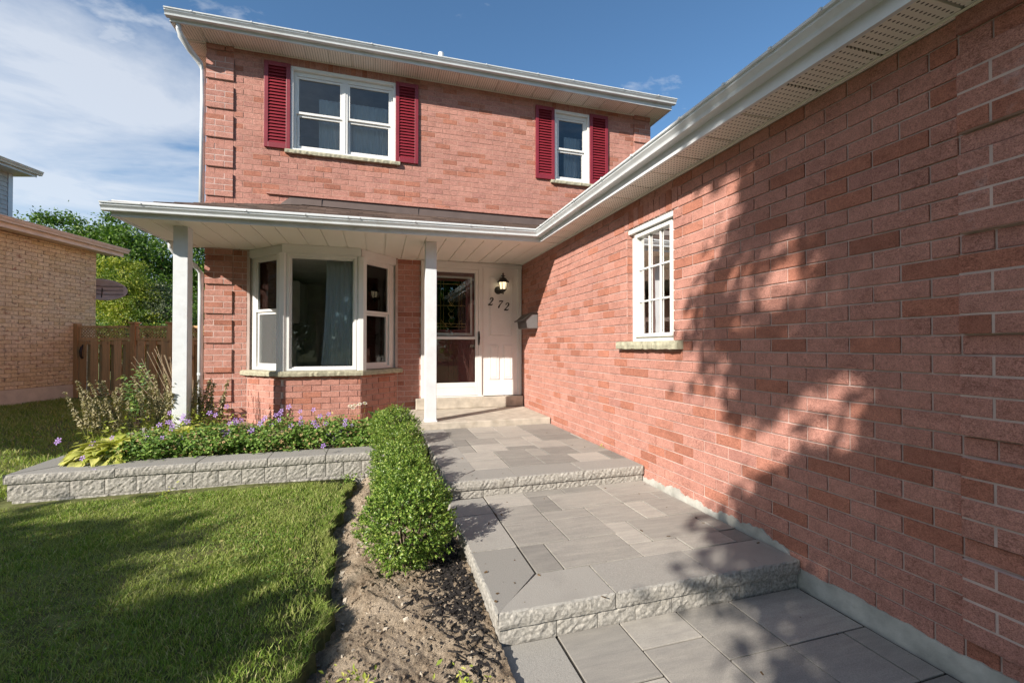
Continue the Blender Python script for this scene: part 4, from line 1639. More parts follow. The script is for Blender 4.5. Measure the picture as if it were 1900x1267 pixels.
def digit(ch, u, z, h, label):
    m = MB()
    sl = 0.22

    def P(x, y, w):
        return (u + (x + sl * y) * h, z + y * h, w * h * 1.3)
    if ch == "2":
        stroke(m, [P(0.10, 0.72, 0.05), P(0.12, 0.84, 0.05), P(0.20, 0.95, 0.045), P(0.32, 0.985, 0.045), P(0.44, 0.93, 0.06), P(0.49, 0.80, 0.075), P(0.46, 0.66, 0.07), P(0.36, 0.48, 0.05), P(0.22, 0.28, 0.04), P(0.04, 0.06, 0.03)])
        stroke(m, [P(0.0, 0.065, 0.06), P(0.25, 0.065, 0.07), P(0.48, 0.06, 0.06), P(0.56, 0.12, 0.03), P(0.585, 0.22, 0.012)])
    else:
        stroke(m, [P(0.08, 0.76, 0.012), P(0.085, 0.86, 0.03), P(0.10, 0.925, 0.06), P(0.35, 0.925, 0.065), P(0.60, 0.93, 0.05)])
        stroke(m, [P(0.585, 0.94, 0.03), P(0.46, 0.74, 0.035), P(0.30, 0.50, 0.05), P(0.20, 0.28, 0.07), P(0.17, 0.10, 0.085), P(0.175, 0.02, 0.06)])
    o = m.build("house_number", M["black"], origin=WF.at(u, z, 0.02))
    return tag(o, label, "house number", "digits of the house number")


digit("2", 1.635, 1.950, 0.122, "black digit 2 left of the 7, highest of the house number")
digit("7", 1.785, 1.908, 0.122, "black digit 7 between the two digits 2")
digit("2", 1.895, 1.876, 0.122, "black digit 2 right of the 7, lowest of the house number")

mbx = thing("mailbox", "black and grey metal mailbox on the brick wall by the entrance panel", "mailbox", (GX, 6.2, 1.56))
yn, yf = 6.035, 6.42
sec = [(0.0, 1.565), (0.165, 1.565), (0.185, 1.68), (0.095, 1.768), (0.0, 1.772)]
m = MB()
m.loft([[(GX - 0.004 - a, yn, z) for a, z in sec], [(GX - 0.004 - a, yf, z) for a, z in sec]])
m.build("box", plain("galvanised_grey", (0.17, 0.18, 0.185), 0.45, 0.5, 0.3), mbx, bevel=0.004)
m = MB()
lid = [(0.19, 1.672), (0.232, 1.668), (0.24, 1.678), (0.20, 1.700), (0.10, 1.784), (-0.0, 1.788), (-0.0, 1.774), (0.095, 1.770), (0.186, 1.686)]
m.loft([[(GX - 0.005 - a, yn - 0.012, z) for a, z in lid], [(GX - 0.005 - a, yf + 0.012, z) for a, z in lid]])
m.build("lid", M["black"], mbx)
m = MB()
m.loft([[(GX - 0.17 - a, yn - 0.004, z) for a, z in ((0.0, 1.567), (0.006, 1.567), (0.024, 1.675), (0.018, 1.68))], [(GX - 0.17 - a, yf + 0.004, z) for a, z in ((0.0, 1.567), (0.006, 1.567), (0.024, 1.675), (0.018, 1.68))]])
m.build("front_plate", M["black"], mbx)

#PART2
# =================================================================== PAVED STEPS
def split_face(mb, P, Q, z0, z1, out, seed, amp=0.0042, nz=5, back=0.12, top_round=0.0):
    """a block with a rough split front from P to Q (xy), z0..z1, facing out"""
    rr = np.random.default_rng(seed)
    P, Q, out = Vector((P[0], P[1], 0)), Vector((Q[0], Q[1], 0)), Vector((out[0], out[1], 0)).normalized()
    ln = (Q - P).length
    nu = max(6, int(ln / 0.020))
    grid = []
    for j in range(nz + 1):
        row = []
        for i in range(nu + 1):
            d = float(rr.uniform(-amp, amp * 0.6))
            if i in (0, nu):
                d = -amp * 0.9
            if j == nz:
                d = -amp * 0.8 + float(rr.uniform(-.002, .002))
            if j == 0:
                d = -amp * 0.7
            p = P.lerp(Q, i / nu) + out * d
            row.append((p.x, p.y, z0 + (z1 - z0) * j / nz))
        grid.append(row)
    b = len(mb.v)
    n = nu + 1
    vs = [p for r in grid for p in r]
    fs = [(j * n + i, j * n + i + 1, (j + 1) * n + i + 1, (j + 1) * n + i) for j in range(nz) for i in range(nu)]
    bk = [P - out * back, Q - out * back]
    k = len(vs)
    vs += [(bk[0].x, bk[0].y, z0), (bk[1].x, bk[1].y, z0), (bk[1].x, bk[1].y, z1), (bk[0].x, bk[0].y, z1)]
    fs.append(tuple(nz * n + i for i in range(n)) + (k + 2, k + 3))
    fs.append(tuple(range(n))[::-1] + (k, k + 1))
    fs.append(tuple(j * n for j in range(nz + 1)) + (k + 3, k))
    fs.append(tuple(j * n + nu for j in range(nz + 1))[::-1] + (k + 1, k + 2))
    fs.append((k, k + 3, k + 2, k + 1))
    mb.add(vs, fs)


walk = thing("stepped_walkway", "grey paved walkway with two low steps beside the garage wall", "walkway", (1.3, 3.3, 0))
del walk["category"]
walk["kind"] = "structure"
mb = MB()
mb.box(0.50, GX - 0.02, -1.2, 1.86, -0.09, -0.007)
mb.box(0.55, GX - 0.02, 1.92, 3.40, -0.09, 0.140)
mb.box(0.55, GX - 0.02, 3.40, 5.52, -0.09, 0.271)
mb.build("joint_sand", M["joint"], walk)


def tile(x0, x1, y0, y1, z, name="paver", mat="paver", th=0.05):
    gap = 0.0042
    j = random.uniform(-0.002, 0.002)
    m = MB()
    m.box(x0 + gap, x1 - gap, y0 + gap, y1 - gap, z - th, z + j)
    return m.build(name, M[mat], walk, origin=((x0 + x1) / 2, (y0 + y1) / 2, z), bevel=0.0018)


LM, LU = 0.147, 0.278
mid = [(0.77, 0.925, 2.14, 2.45), (0.925, 1.40, 2.14, 2.45), (1.40, 1.72, 2.14, 2.30), (1.72, 2.035, 2.14, 2.30), (2.035, 2.175, 2.14, 2.30),
       (0.77, 1.09, 2.45, 2.765), (0.77, 1.08, 2.765, 3.08), (0.77, 1.09, 3.08, 3.352),
       (1.09, 1.41, 2.45, 2.765), (1.08, 1.41, 2.765, 2.92), (1.08, 1.245, 2.92, 3.235), (1.245, 1.73, 2.92, 3.235), (1.09, 1.41, 3.235, 3.352),
       (1.41, 1.73, 2.61, 2.92), (1.40, 1.565, 2.30, 2.61), (1.565, 2.05, 2.30, 2.61), (2.05, 2.175, 2.30, 2.45), (2.05, 2.175, 2.45, 2.61),
       (1.73, 1.885, 2.61, 2.92), (1.885, 2.175, 2.61, 2.92), (1.73, 2.05, 2.92, 3.075), (2.05, 2.175, 2.92, 3.075), (1.73, 2.175, 3.075, 3.352), (1.41, 1.73, 3.235, 3.352)]
for t in mid:
    tile(*t, LM)
upr = [(0.76, 1.055, 4.84, 5.17), (0.76, 1.055, 5.17, 5.51), (1.055, 1.37, 4.84, 5.17), (1.055, 1.37, 5.17, 5.51), (1.37, 1.70, 5.17, 5.51), (1.70, 2.185, 5.17, 5.51),
       (0.76, 0.91, 4.53, 4.84), (0.76, 0.91, 4.22, 4.53), (0.91, 1.23, 4.53, 4.84), (0.91, 1.23, 4.22, 4.53), (1.23, 1.55, 4.68, 4.84), (1.23, 1.55, 4.36, 4.68), (1.23, 1.55, 4.22, 4.36),
       (0.76, 1.07, 3.92, 4.22), (0.76, 1.07, 3.62, 3.92), (1.07, 1.39, 3.92, 4.22), (1.07, 1.39, 3.62, 3.92), (1.39, 1.55, 3.92, 4.22), (1.39, 1.72, 3.62, 3.92),
       (1.37, 1.71, 4.84, 5.17), (1.71, 2.185, 4.84, 5.17), (1.55, 1.715, 4.54, 4.84), (1.715, 2.16, 4.54, 4.84), (2.16, 2.185, 4.54, 4.84), (1.55, 1.87, 4.22, 4.54), (1.87, 2.185, 4.22, 4.54),
       (1.55, 1.87, 3.92, 4.22), (1.87, 2.185, 3.92, 4.22), (1.72, 2.04, 3.62, 3.92), (2.04, 2.185, 3.62, 3.92)]
for t in upr:
    tile(*t, LU)
low = [(0.77, 1.085, 1.52, 1.872), (1.085, 1.40, 1.675, 1.872), (1.085, 1.40, 1.365, 1.675), (1.40, 1.715, 1.52, 1.872), (1.715, 2.17, 1.52, 1.872),
       (1.715, 2.03, 1.21, 1.52), (2.03, 2.17, 1.21, 1.52), (1.40, 1.715, 1.21, 1.52), (0.77, 1.085, 1.21, 1.52), (1.085, 1.40, 1.05, 1.365), (1.40, 1.87, 0.90, 1.21), (1.87, 2.17, 0.90, 1.21),
       (0.77, 1.085, 0.90, 1.21), (1.085, 1.40, 0.59, 1.05), (0.77, 1.085, 0.59, 0.90), (1.40, 1.87, 0.59, 0.90), (1.87, 2.17, 0.59, 0.90)]
y = 0.59
while y > -1.1:
    for a, b in ((0.77, 1.24), (1.24, 1.55), (1.55, 2.02), (2.02, 2.17)):
        low.append((a, b, y - 0.31, y))
    y -= 0.31
for t in low:
    tile(*t, 0.0)
for a, b in ((1.35, 1.87), (0.87, 1.35), (0.39, 0.87), (-0.1, 0.39), (-0.6, -0.1), (-1.1, -0.6)):
    tile(0.475, 0.765, a, b, 0.0, "border_stone", "coping", 0.09)


def coping(poly, z, th, fronts, seed):
    """a coping stone: polygon top, its front edges rough"""
    m = MB()
    n = len(poly)
    g_ = 0.003
    cx, cy = sum(p[0] for p in poly) / n, sum(p[1] for p in poly) / n
    pts = [Vector((p[0] + (g_ if p[0] < cx else -g_), p[1] + (g_ if p[1] < cy else -g_), 0)) for p in poly]
    rr = random.Random(seed)
    z += rr.uniform(-.0015, .0015)
    rings = [[], [], [], [], []]
    for i in range(n):
        p, q = pts[i], pts[(i + 1) % n]
        rough = i in fronts
        out = Vector(((q - p).y, -(q - p).x, 0)).normalized()
        k = max(4, int((q - p).length / 0.018)) if rough else 1
        for s in range(k):
            b = p.lerp(q, s / k)
            pi = pts[(i - 1) % n]
            for r, (zz_, a, j) in enumerate(((z - th, -0.004, 0.002), (z - th * .72, 0.001, 0.003), (z - th * .38, 0.001, 0.003), (z - 0.007, -0.004, 0.004), (z, -0.012, 0.003))):
                d = (a + rr.uniform(-j, j)) if rough and s > 0 else (-0.004 if rough or ((i - 1) % n) in fronts else (-0.002 if r == 4 else 0))
                o2 = out if (rough or s > 0) else Vector(((p - pi).y, -(p - pi).x, 0)).normalized()
                v = b + o2 * d
                rings[r].append((v.x, v.y, zz_))
    m.loft(rings)
    return m


X_L = 0.485
ci = 0
def add_coping(parent, poly, z, fronts, th=0.072, name="coping_stone"):
    global ci
    ci += 1
    m = coping(poly, z, th, fronts, ci)
    cx, cy = sum(p[0] for p in poly) / len(poly), sum(p[1] for p in poly) / len(poly)
    o = m.build(name, M["coping"], parent, origin=(cx, cy, z))
    o.data.materials.append(M["split"])
    for p in o.data.polygons:
        if abs(p.normal.z) < 0.6:
            p.material_index = 1
    return o


for (z, yf, yin, yend, fx, ljs) in ((LM, 1.855, 2.14, 3.32, (1.065, 1.64, 2.185), (2.455, 2.99)), (LU, 3.335, 3.62, 5.51, (1.05, 1.62, 2.185), (3.90, 4.44, 4.98))):
    prev = None
    add_coping(walk, [(X_L, yf), (fx[0], yf), (fx[0], yin), (0.765, yin)], z, (0,))
    add_coping(walk, [(fx[0], yf), (fx[1], yf), (fx[1], yin), (fx[0], yin)], z, (0,))
    add_coping(walk, [(fx[1], yf), (fx[2], yf), (fx[2], yin), (fx[1], yin)], z, (0,))
    add_coping(walk, [(X_L, yf), (0.765, yin), (0.765, ljs[0]), (X_L, ljs[0])], z, (3,))
    for a, b in zip(ljs, list(ljs[1:]) + [yend]):
        add_coping(walk, [(X_L, a), (0.765, a), (0.765, b), (X_L, b)], z, (3,))
    zt, zb = z - 0.0745, z - 0.155
    x = X_L + 0.018
    ws = (0.27, 0.205, 0.20, 0.205, 0.21, 0.20, 0.21, 0.19, 0.25)
    for i, w in enumerate(ws):
        x2 = min(x + w, 2.182)
        if x2 - x > 0.04:
            m = MB()
            split_face(m, (x + 0.002, yf + 0.018), (x2 - 0.002, yf + 0.018), zb, zt, (0, -1), 100 + int(z * 1000) + i)
            m.build("wall_block", M["split"], walk, origin=((x + x2) / 2, yf + 0.02, zb))
        x = x2
    y = yf + 0.02
    for i in range(12):
        y2 = min(y + (0.21 if i % 3 else 0.26), yend)
        if y2 - y > 0.04:
            m = MB()
            split_face(m, (X_L + 0.018, y2 - 0.002), (X_L + 0.018, y + 0.002), zb - 0.05, zt, (-1, 0), 300 + int(z * 1000) + i)
            m.build("wall_block", M["split"], walk, origin=(X_L + 0.02, (y + y2) / 2, zb))
        y = y2

def litter_at():
    while True:
        x, y = random.uniform(0.5, 2.15), random.uniform(1.0, 5.4)
        if random.random() < 0.25 + 0.75 * (x > 1.9 or x < 0.8):
            return x, y, (0.001 if y < 1.84 else LM + 0.001 if y < 3.32 else LU + 0.001), random.choice((0.4, 0.5, 0.6, 1.0, 1.6))


scatter_boxes(110, litter_at, (0.010, 0.0045, 0.002), plain("dry_litter", (0.10, 0.065, 0.035), 0.9, 0.1, var=0.4, vscale=50), "leaf_litter", "tiny dry leaf crumbs scattered on the paved steps")

# =================================================================== GARDEN WALL
gwl = thing("garden_wall", "low grey split block retaining wall in front of the flower bed", "garden wall", (-1.3, 4.6, 0.05))
GF = 4.535
gx = [(-2.855, -2.13)]
jx = [-2.865, -2.13, -1.545, -0.98, -0.485, -0.045, 0.47]
GT = 0.276
add_coping(gwl, [(jx[0], GF), (jx[1], GF), (jx[1], GF + 0.28), (jx[0] + 0.28, GF + 0.28)], GT, (0,))
for a, b in zip(jx[1:], jx[2:]):
    add_coping(gwl, [(a, GF), (b, GF), (b, GF + 0.28), (a, GF + 0.28)], GT, (0,))
ylist = [GF + 0.0, 5.10, 5.66, 6.22, 6.75]
add_coping(gwl, [(jx[0], GF), (jx[0] + 0.28, GF + 0.28), (jx[0] + 0.28, ylist[1]), (jx[0], ylist[1])], GT, (3,))
for a, b in zip(ylist[1:], ylist[2:]):
    add_coping(gwl, [(jx[0], a), (jx[0] + 0.28, a), (jx[0] + 0.28, b), (jx[0], b)], GT, (3,))
bx = [-2.845, -2.44, -2.205, -1.985, -1.775, -1.57, -1.375, -1.19, -1.005, -0.825, -0.65, -0.485, -0.325, -0.165, 0.0, 0.16, 0.32, 0.46]
for i, (a, b) in enumerate(zip(bx, bx[1:])):
    for r in range(2):
        m = MB()
        zt = GT - 0.0745 - r * 0.137
        split_face(m, (a + 0.0025 + r * .03, GF + 0.016), (b - 0.0025 + r * .03, GF + 0.016), zt - 0.135, zt - 0.001, (0, -1), 500 + i + 40 * r, 0.005, 7)
        m.build("wall_block", M["split"], gwl, origin=((a + b) / 2, GF, zt - 0.135))
yb = GF + 0.02
for i in range(11):
    m = MB()
    split_face(m, (jx[0] + 0.018, yb + 0.198), (jx[0] + 0.018, yb + 0.002), GT - 0.212, GT - 0.0745, (-1, 0), 600 + i, 0.007, 7)
    m.build("wall_block", M["split"], gwl, origin=(jx[0], yb, 0.06))
    yb += 0.2


# =================================================================== LEAVES AND PLANTS
def leaf_arrays(P, D, Nn, length, width, fold=0.25):
    """P base points, D along-leaf directions, Nn normals -> verts and tris"""
    n = len(P)
    D = D / (np.linalg.norm(D, axis=1, keepdims=True) + 1e-9)
    S = np.cross(D, Nn)
    S = S / (np.linalg.norm(S, axis=1, keepdims=True) + 1e-9)
    U = np.cross(S, D)
    ln = np.asarray(length).reshape(-1, 1) * np.ones((n, 1))
    w = np.asarray(width).reshape(-1, 1) * np.ones((n, 1))
    mid = P + D * ln * 0.45
    V = np.stack([P, mid + S * w * .5 + U * w * fold, P + D * ln, mid - S * w * .5 + U * w * fold], 1).reshape(-1, 3)
    i = np.arange(n)[:, None] * 4
    T = np.concatenate([i + np.array([[0, 1, 2]]), i + np.array([[0, 2, 3]])], 0)
    return V, T


def unit(n):
    v = rng.normal(size=(n, 3))
    return v / np.linalg.norm(v, axis=1, keepdims=True)


def foliage(name, P, D, Nn, ln, w, mat, parent, fold=0.25, kind=None, origin=None):
    V, T = leaf_arrays(P, D, Nn, ln, w, fold)
    org = np.array(origin if origin is not None else ORG[parent.name])
    o = bpy.data.objects.new(name, arr_mesh(name, V - org, None, T, mat))
    link(o, parent, tuple(org))
    return tag(o, kind=kind)


# ---- boxwood row
box_spec = [((0.175, 2.68), 0.258, 0.02, 0.53, "boxwood shrub nearest the lower paved step, largest of the row"),
            ((0.19, 3.33), 0.212, 0.02, 0.50, "second boxwood shrub from the lower step, beside the low middle step"),
            ((0.165, 3.74), 0.228, 0.03, 0.54, "third boxwood shrub from the lower step, middle of the row"),
            ((0.18, 4.24), 0.228, 0.03, 0.58, "fourth boxwood shrub, in front of the garden wall end"),
            ((0.16, 4.83), 0.245, 0.22, 0.65, "boxwood shrub at the far end of the row by the porch slab")]
for bi, ((bx_, by_), br, z0, z1, lab) in enumerate(box_spec):
    t = thing("boxwood_shrub", lab, "shrub", (bx_, by_, z0), "boxwood shrubs in a row beside the walkway")
    m = MB()
    for k in range(9):
        a = k * 2.4
        m.tube([(bx_ + 0.02 * math.cos(a), by_ + 0.02 * math.sin(a), z0 - 0.03), (bx_ + 0.10 * math.cos(a), by_ + 0.10 * math.sin(a), z0 + 0.16), (bx_ + 0.16 * math.cos(a), by_ + 0.16 * math.sin(a), z0 + (z1 - z0) * .75)], [0.010, 0.007, 0.003], 5)
    m.build("stems", M["bark"], t)
    n = (22000, 16000, 13000, 12000, 12000)[bi]
    hz = (z1 - z0) / 2
    c = np.array([bx_, by_, z0 + hz])
    # shoots: short sprigs bristling from a lumpy body
    ns = n // 14
    d = unit(ns)
    d[:, 2] = np.abs(d[:, 2]) * np.where(rng.random(ns) < 0.6, 1, -1)
    rad = 0.50 + 0.50 * rng.random(ns) ** 0.5
    rad = rad * (1 + 0.20 * hn(d[:, 0] * 3 + bi, d[:, 1] * 3 + d[:, 2] * 2, 1.3, bi))
    prof = np.where(d[:, 2] < 0, 1.0, 1.0)
    base = c + d * np.array([br, br * 0.92, hz]) * (rad * prof)[:, None]
    sd_ = d * 1.0 + np.array([0, 0, 0.45]) + rng.normal(size=(ns, 3)) * 0.35
    sd_ /= np.linalg.norm(sd_, axis=1, keepdims=True)
    k = 14
    tt = np.tile(np.linspace(0, 1, k), ns)
    B = np.repeat(base, k, 0)
    SD = np.repeat(sd_, k, 0)
    ln_s = np.repeat(rng.uniform(0.025, 0.06, ns), k)
    P = B + SD * (tt * ln_s)[:, None]
    side = unit(ns * k)
    D = SD * 0.65 + side * 0.85
    LN = rng.uniform(0.012, 0.020, ns * k)
    keep = P[:, 2] > z0 - 0.005
    foliage("foliage", P[keep], D[keep], (SD + unit(ns * k) * 0.6)[keep], LN[keep], LN[keep] * 0.55, M["box"], t, 0.12, "stuff")


# ---- single shaped leaf used for hostas and broad leaves
def big_leaf(length, width, arch, seed=0, n=7):
    V, Q = [], []
    for i in range(n + 1):
        s = i / n
        w = width * 0.5 * (math.sin(math.pi * min(1, s * 0.93 + 0.07) ** 0.85) ** 0.8) if i < n else 0.001
        if s < 0.12:
            w = min(w, width * 0.12)
        x = length * (s - 0.12 * s * s)
        z = arch * (1.1 * s - 1.75 * s * s)
        for k in (-1, -0.5, 0, 0.5, 1):
            V.append((x, w * k, z + abs(k) * w * 0.38 + 0.006 * math.sin(9 * s + 4 * k + seed)))
    for i in range(n):
        for k in range(4):
            a = i * 5 + k
            Q.append((a, a + 1, a + 6, a + 5))
    return V, Q


def leaf_plant(name, label, cat, loc, n, length, width, arch, mat, tilt, group=None, names="leaf", spread=0.05, scale=(0.7, 1.15), arc=(0, 2 * math.pi)):
    t = thing(name, label, cat, loc, group)
    ms = []
    for s in range(3):
        V, Q = big_leaf(length, width, arch, s)
        ms.append(arr_mesh(names, V, Q, None, mat, True))
    for i in range(n):
        o = bpy.data.objects.new(names, ms[i % 3])
        f = (i + 0.5) / n
        a = arc[0] + (arc[1] - arc[0]) * ((i * 0.618) % 1.0) + random.uniform(-.2, .2)
        r = spread * math.sqrt(f)
        p = Vector(loc) + Vector((math.cos(a) * r, math.sin(a) * r, 0.02 + 0.09 * (1 - f)))
        link(o, t, p)
        o.rotation_euler = (random.uniform(-.25, .25), -(tilt[0] + (tilt[1] - tilt[0]) * f) + random.uniform(-.12, .12), a)
        s = random.uniform(*scale)
        o.scale = (s, s * random.uniform(.85, 1.15), s)
    return t


leaf_plant("hosta_plant", "yellow green hosta with broad leaves at the left corner of the garden wall", "plant", (-2.37, 5.00, 0.25), 150, 0.165, 0.088, 0.085, M["hosta"], (1.05, -0.25), "hosta plants in the flower bed", spread=0.25)
leaf_plant("hosta_plant", "smaller yellow green hosta behind the violet flowers near the left porch post", "plant", (-1.93, 5.40, 0.26), 30, 0.19, 0.095, 0.08, M["hosta"], (1.1, 0.25), "hosta plants in the flower bed", spread=0.10)
leaf_plant("broad_leaf_plant", "green broad leaved plant between the bay window and the boxwood row", "plant", (0.02, 5.55, 0.27), 22, 0.26, 0.15, 0.05, M["bigleaf"], (1.35, 0.55), None, spread=0.12)

# ---- cranesbill mass with violet flowers
fl = MB()
flower_me = []
for s in range(3):
    V, Q = [], []
    for k in range(5):
        a = 2 * math.pi * k / 5 + s
        for (r, da, z) in ((0.002, 0, 0), (0.011, -0.42, 0.003), (0.0175, -0.20, 0.001 * s), (0.0175, 0.20, 0.002), (0.011, 0.42, 0.003)):
            V.append((r * math.cos(a + da), r * math.sin(a + da), z))
        Q.append(tuple(k * 5 + j for j in range(5)))
    me = bpy.data.meshes.new("flower")
    me.from_pydata(V, [], Q)
    me.materials.append(M["petal"])
    flower_me.append(me)


def petal_flower(t, p, face, sc=1.0, me=None):
    o = bpy.data.objects.new("flower", me or random.choice(flower_me))
    link(o, t, p)
    o.rotation_euler = Vector(face).to_track_quat("Z", "Y").to_euler()
    o.scale = (sc, sc, sc)
    return o


crane = [((-2.02, 5.05), (0.34, 0.24), 0.20, "violet flowered cranesbill clump beside the hosta", [(208, 812), (228, 838), (217, 830), (174, 875), (160, 846), (106, 820)]),
         ((-1.55, 5.12), (0.34, 0.28), 0.25, "violet flowered cranesbill clump in front of the left porch post", [(296, 788), (312, 783), (320, 790), (340, 812), (338, 778), (348, 782), (272, 812), (369, 821)]),
         ((-1.05, 5.15), (0.36, 0.28), 0.27, "violet flowered cranesbill clump below the left side of the bay window", [(426, 785), (412, 801), (467, 798), (421, 754), (389, 766), (400, 770), (425, 801), (447, 780), (492, 775), (483, 786), (504, 789)]),
         ((-0.52, 5.18), (0.34, 0.26), 0.26, "violet flowered cranesbill clump below the middle of the bay window", [(518, 779), (522, 762), (512, 770), (520, 768), (536, 755), (558, 775), (582, 760), (594, 772), (600, 827), (610, 805), (588, 790)]),
         ((-0.12, 5.12), (0.24, 0.22), 0.20, "violet flowered cranesbill clump between the bay window and the boxwood row", [(637, 803), (624, 850), (652, 790), (610, 768), (640, 788), (620, 813)])]
for (cx, cy), (rx, ry), hh, lab, fls in crane:
    t = thing("cranesbill_plant", lab, "plant", (cx, cy, 0.25), "cranesbill clumps with violet flowers in the bed")
    n = 5200
    nc = 110
    a = rng.uniform(0, 2 * np.pi, nc)
    r = np.sqrt(rng.random(nc))
    C = np.stack([cx + np.cos(a) * r * rx * 1.15, cy + np.sin(a) * r * ry * 1.2, 0.27 + rng.random(nc) * hh * (1.1 - r ** 2 * .75)], 1)
    idx = rng.integers(0, nc, n)
    P = C[idx] + rng.normal(size=(n, 3)) * np.array([0.045, 0.045, 0.022])
    D = rng.normal(size=(n, 3)) * np.array([1, 1, 0.4])
    Nn = np.array([0, -0.35, 1.0]) + rng.normal(size=(n, 3)) * 0.45
    LN = rng.uniform(0.018, 0.042, n)
    k = (P[:, 2] > 0.24) & (P[:, 1] > GF + 0.03 + 0.15 * (P[:, 2] < GT + .01))
    foliage("foliage", P[k], D[k], Nn[k], LN[k], LN[k] * 0.75, M["crane"], t, 0.15, "stuff")
    fls = fls + [(random.uniform(min(q[0] for q in fls), max(q[0] for q in fls)), random.uniform(760, 815) if cx > -1.9 else random.uniform(800, 850)) for _ in range(5)]
    for (u, v) in fls:
        # the flower lies where its sight line meets the front of the clump
        d = _fw + _rt * ((u - 950) / FPX) - _up * ((v - 633.5) / FPX)
        top = Vector(CAM) + d * ((cy - ry * 0.55 + 0.10 * random.random()) / d.y)
        if top.z < 0.30:
            top = Vector(CAM) + d * ((GF + 0.02) / d.y)
        petal_flower(t, top, (random.uniform(-.5, .2), -1.0, random.uniform(0.2, 0.9)), random.uniform(1.3, 1.8))
        m = MB()
        m.tube([(top.x + random.uniform(-.03, .03), top.y + 0.10, max(0.26, top.z - 0.16)), (top.x + .005, top.y + 0.03, top.z - 0.05), (top.x, top.y + 0.004, top.z - 0.002)], 0.0016, 4)
        m.build("flower_stem", M["crane"], t)

# ---- faded seed stalks
for gi, (gx_, gy_, ns, lab) in enumerate(((-2.62, 5.55, 17, "clump of faded brown seed stalks above the hosta, farthest left in the bed"),
                                          (-2.28, 5.75, 17, "clump of faded brown seed stalks in front of the wooden fence"),
                                          (-1.98, 5.95, 12, "clump of faded brown seed stalks nearest the left porch post"))):
    t = thing("perennial_plant", lab, "plant", (gx_, gy_, 0.22), "faded perennials with seed stalks in the bed")
    for k in range(ns):
        a = random.uniform(0, 2 * math.pi)
        r = random.uniform(0.02, 0.19)
        b = Vector((gx_ + r * math.cos(a), gy_ + r * math.sin(a), 0.22))
        ln = random.uniform(0.50, 0.78)
        lean = Vector((random.uniform(-0.38, 0.12) if gi == 0 else random.uniform(-0.25, 0.2), random.uniform(-0.2, 0.1), 1.0)).normalized()
        pts = [b + lean * (ln * s) + Vector((lean.x, lean.y, 0)) * (0.12 * s * s) for s in (0, .35, .7, 1.0)]
        m = MB()
        m.tube(pts, [0.0035, 0.003, 0.0025, 0.001], 5)
        st_ = m.build("seed_stalk", M["stem"], t, origin=tuple(b))
        nl = 130
        s = rng.uniform(0.42, 1.02, nl)
        P = np.array([list(b + lean * (ln * q) + Vector((lean.x, lean.y, 0)) * (0.12 * q * q)) for q in s])
        D = rng.normal(size=(nl, 3)) * np.array([1, 1, .3]) + np.array([0, 0, -0.75])
        LN = rng.uniform(0.016, 0.034, nl) * (1.25 - 0.5 * s)
        foliage("seed_head", P, D, unit(nl), LN * 1.35, LN * 0.75, M["seed"], st_, 0.3, "stuff", tuple(b))
    n = 700
    P = np.stack([gx_ + rng.normal(size=n) * 0.14, gy_ - 0.05 + rng.normal(size=n) * 0.12, 0.24 + np.abs(rng.normal(size=n)) * 0.12], 1)
    P = P[(P[:, 0] > -2.72) & (P[:, 1] > GF + 0.3)]
    n = len(P)
    LN = rng.uniform(0.03, 0.075, n)
    foliage("low_leaves", P, rng.normal(size=(n, 3)) * np.array([1, 1, .5]) + np.array([0, -.3, .25]), np.array([0, -.3, 1]) + rng.normal(size=(n, 3)) * .4, LN, LN * 0.38, M["lime"], t, 0.15, "stuff")

# ---- fan of dry stalks behind the left post
t = thing("dry_stalk_plant", "fan of bare straw coloured stalks leaning behind the left porch post", "plant", (-2.20, 6.15, 0.24))
for k in range(17):
    f = k / 16
    b = Vector((-2.21 + 0.12 * f + random.uniform(-.02, .02), 6.12 + random.uniform(-.08, .08), 0.24))
    top = Vector((-2.64 + 0.60 * f + random.uniform(-.04, .04), 6.05 + random.uniform(-.2, .15), 0.86 + 0.40 * math.sin(math.pi * min(1, .12 + f)) + random.uniform(-.08, .06)))
    m = MB()
    q = b.lerp(top, .5) + Vector((0, 0, 0.05))
    m.tube([b, q, top], [0.006, 0.0045, 0.0028], 5)
    if k % 3 != 0:
        e = q.lerp(top, .35)
        m.tube([e, e.lerp(top, .8) + Vector((random.uniform(-.07, .07), 0, 0.05))], [0.003, 0.002], 4)
    m.tube([top, top + (top - q).normalized() * 0.02], [0.005, 0.002], 5)
    m.build("stalk", M["straw"], t, origin=tuple(b))

# ---- young leafy shrub before the fence
t = thing("young_shrub", "young leafy green shrub standing in front of the wooden fence", "shrub", (-2.74, 6.30, 0.12))
m = MB()
tips = []
for k in range(7):
    a = k * 2.4
    top = Vector((-2.74 + 0.15 * math.cos(a) * (0.3 + k / 9), 6.30 + 0.12 * math.sin(a), 0.70 + 0.055 * k))
    m.tube([(-2.74, 6.30, 0.12), Vector((-2.74, 6.30, 0.45)).lerp(top, .4), top], [0.007, 0.005, 0.002], 5)
    tips += [Vector((-2.74, 6.30, 0.45)).lerp(top, s) for s in (.3, .5, .7, .85, 1.0)]
m.build("stem", M["bark"], t)
n = 330
T_ = np.array([list(p) for p in tips])
P = T_[rng.integers(0, len(T_), n)] + rng.normal(size=(n, 3)) * 0.03
D = rng.normal(size=(n, 3)) * np.array([1, 1, .35])
LN = rng.uniform(0.04, 0.085, n)
foliage("leaves", P, D, np.array([-.3, -.5, 1]) + rng.normal(size=(n, 3)) * .4, LN, LN * .42, M["bigleaf"], t, 0.15, "stuff")

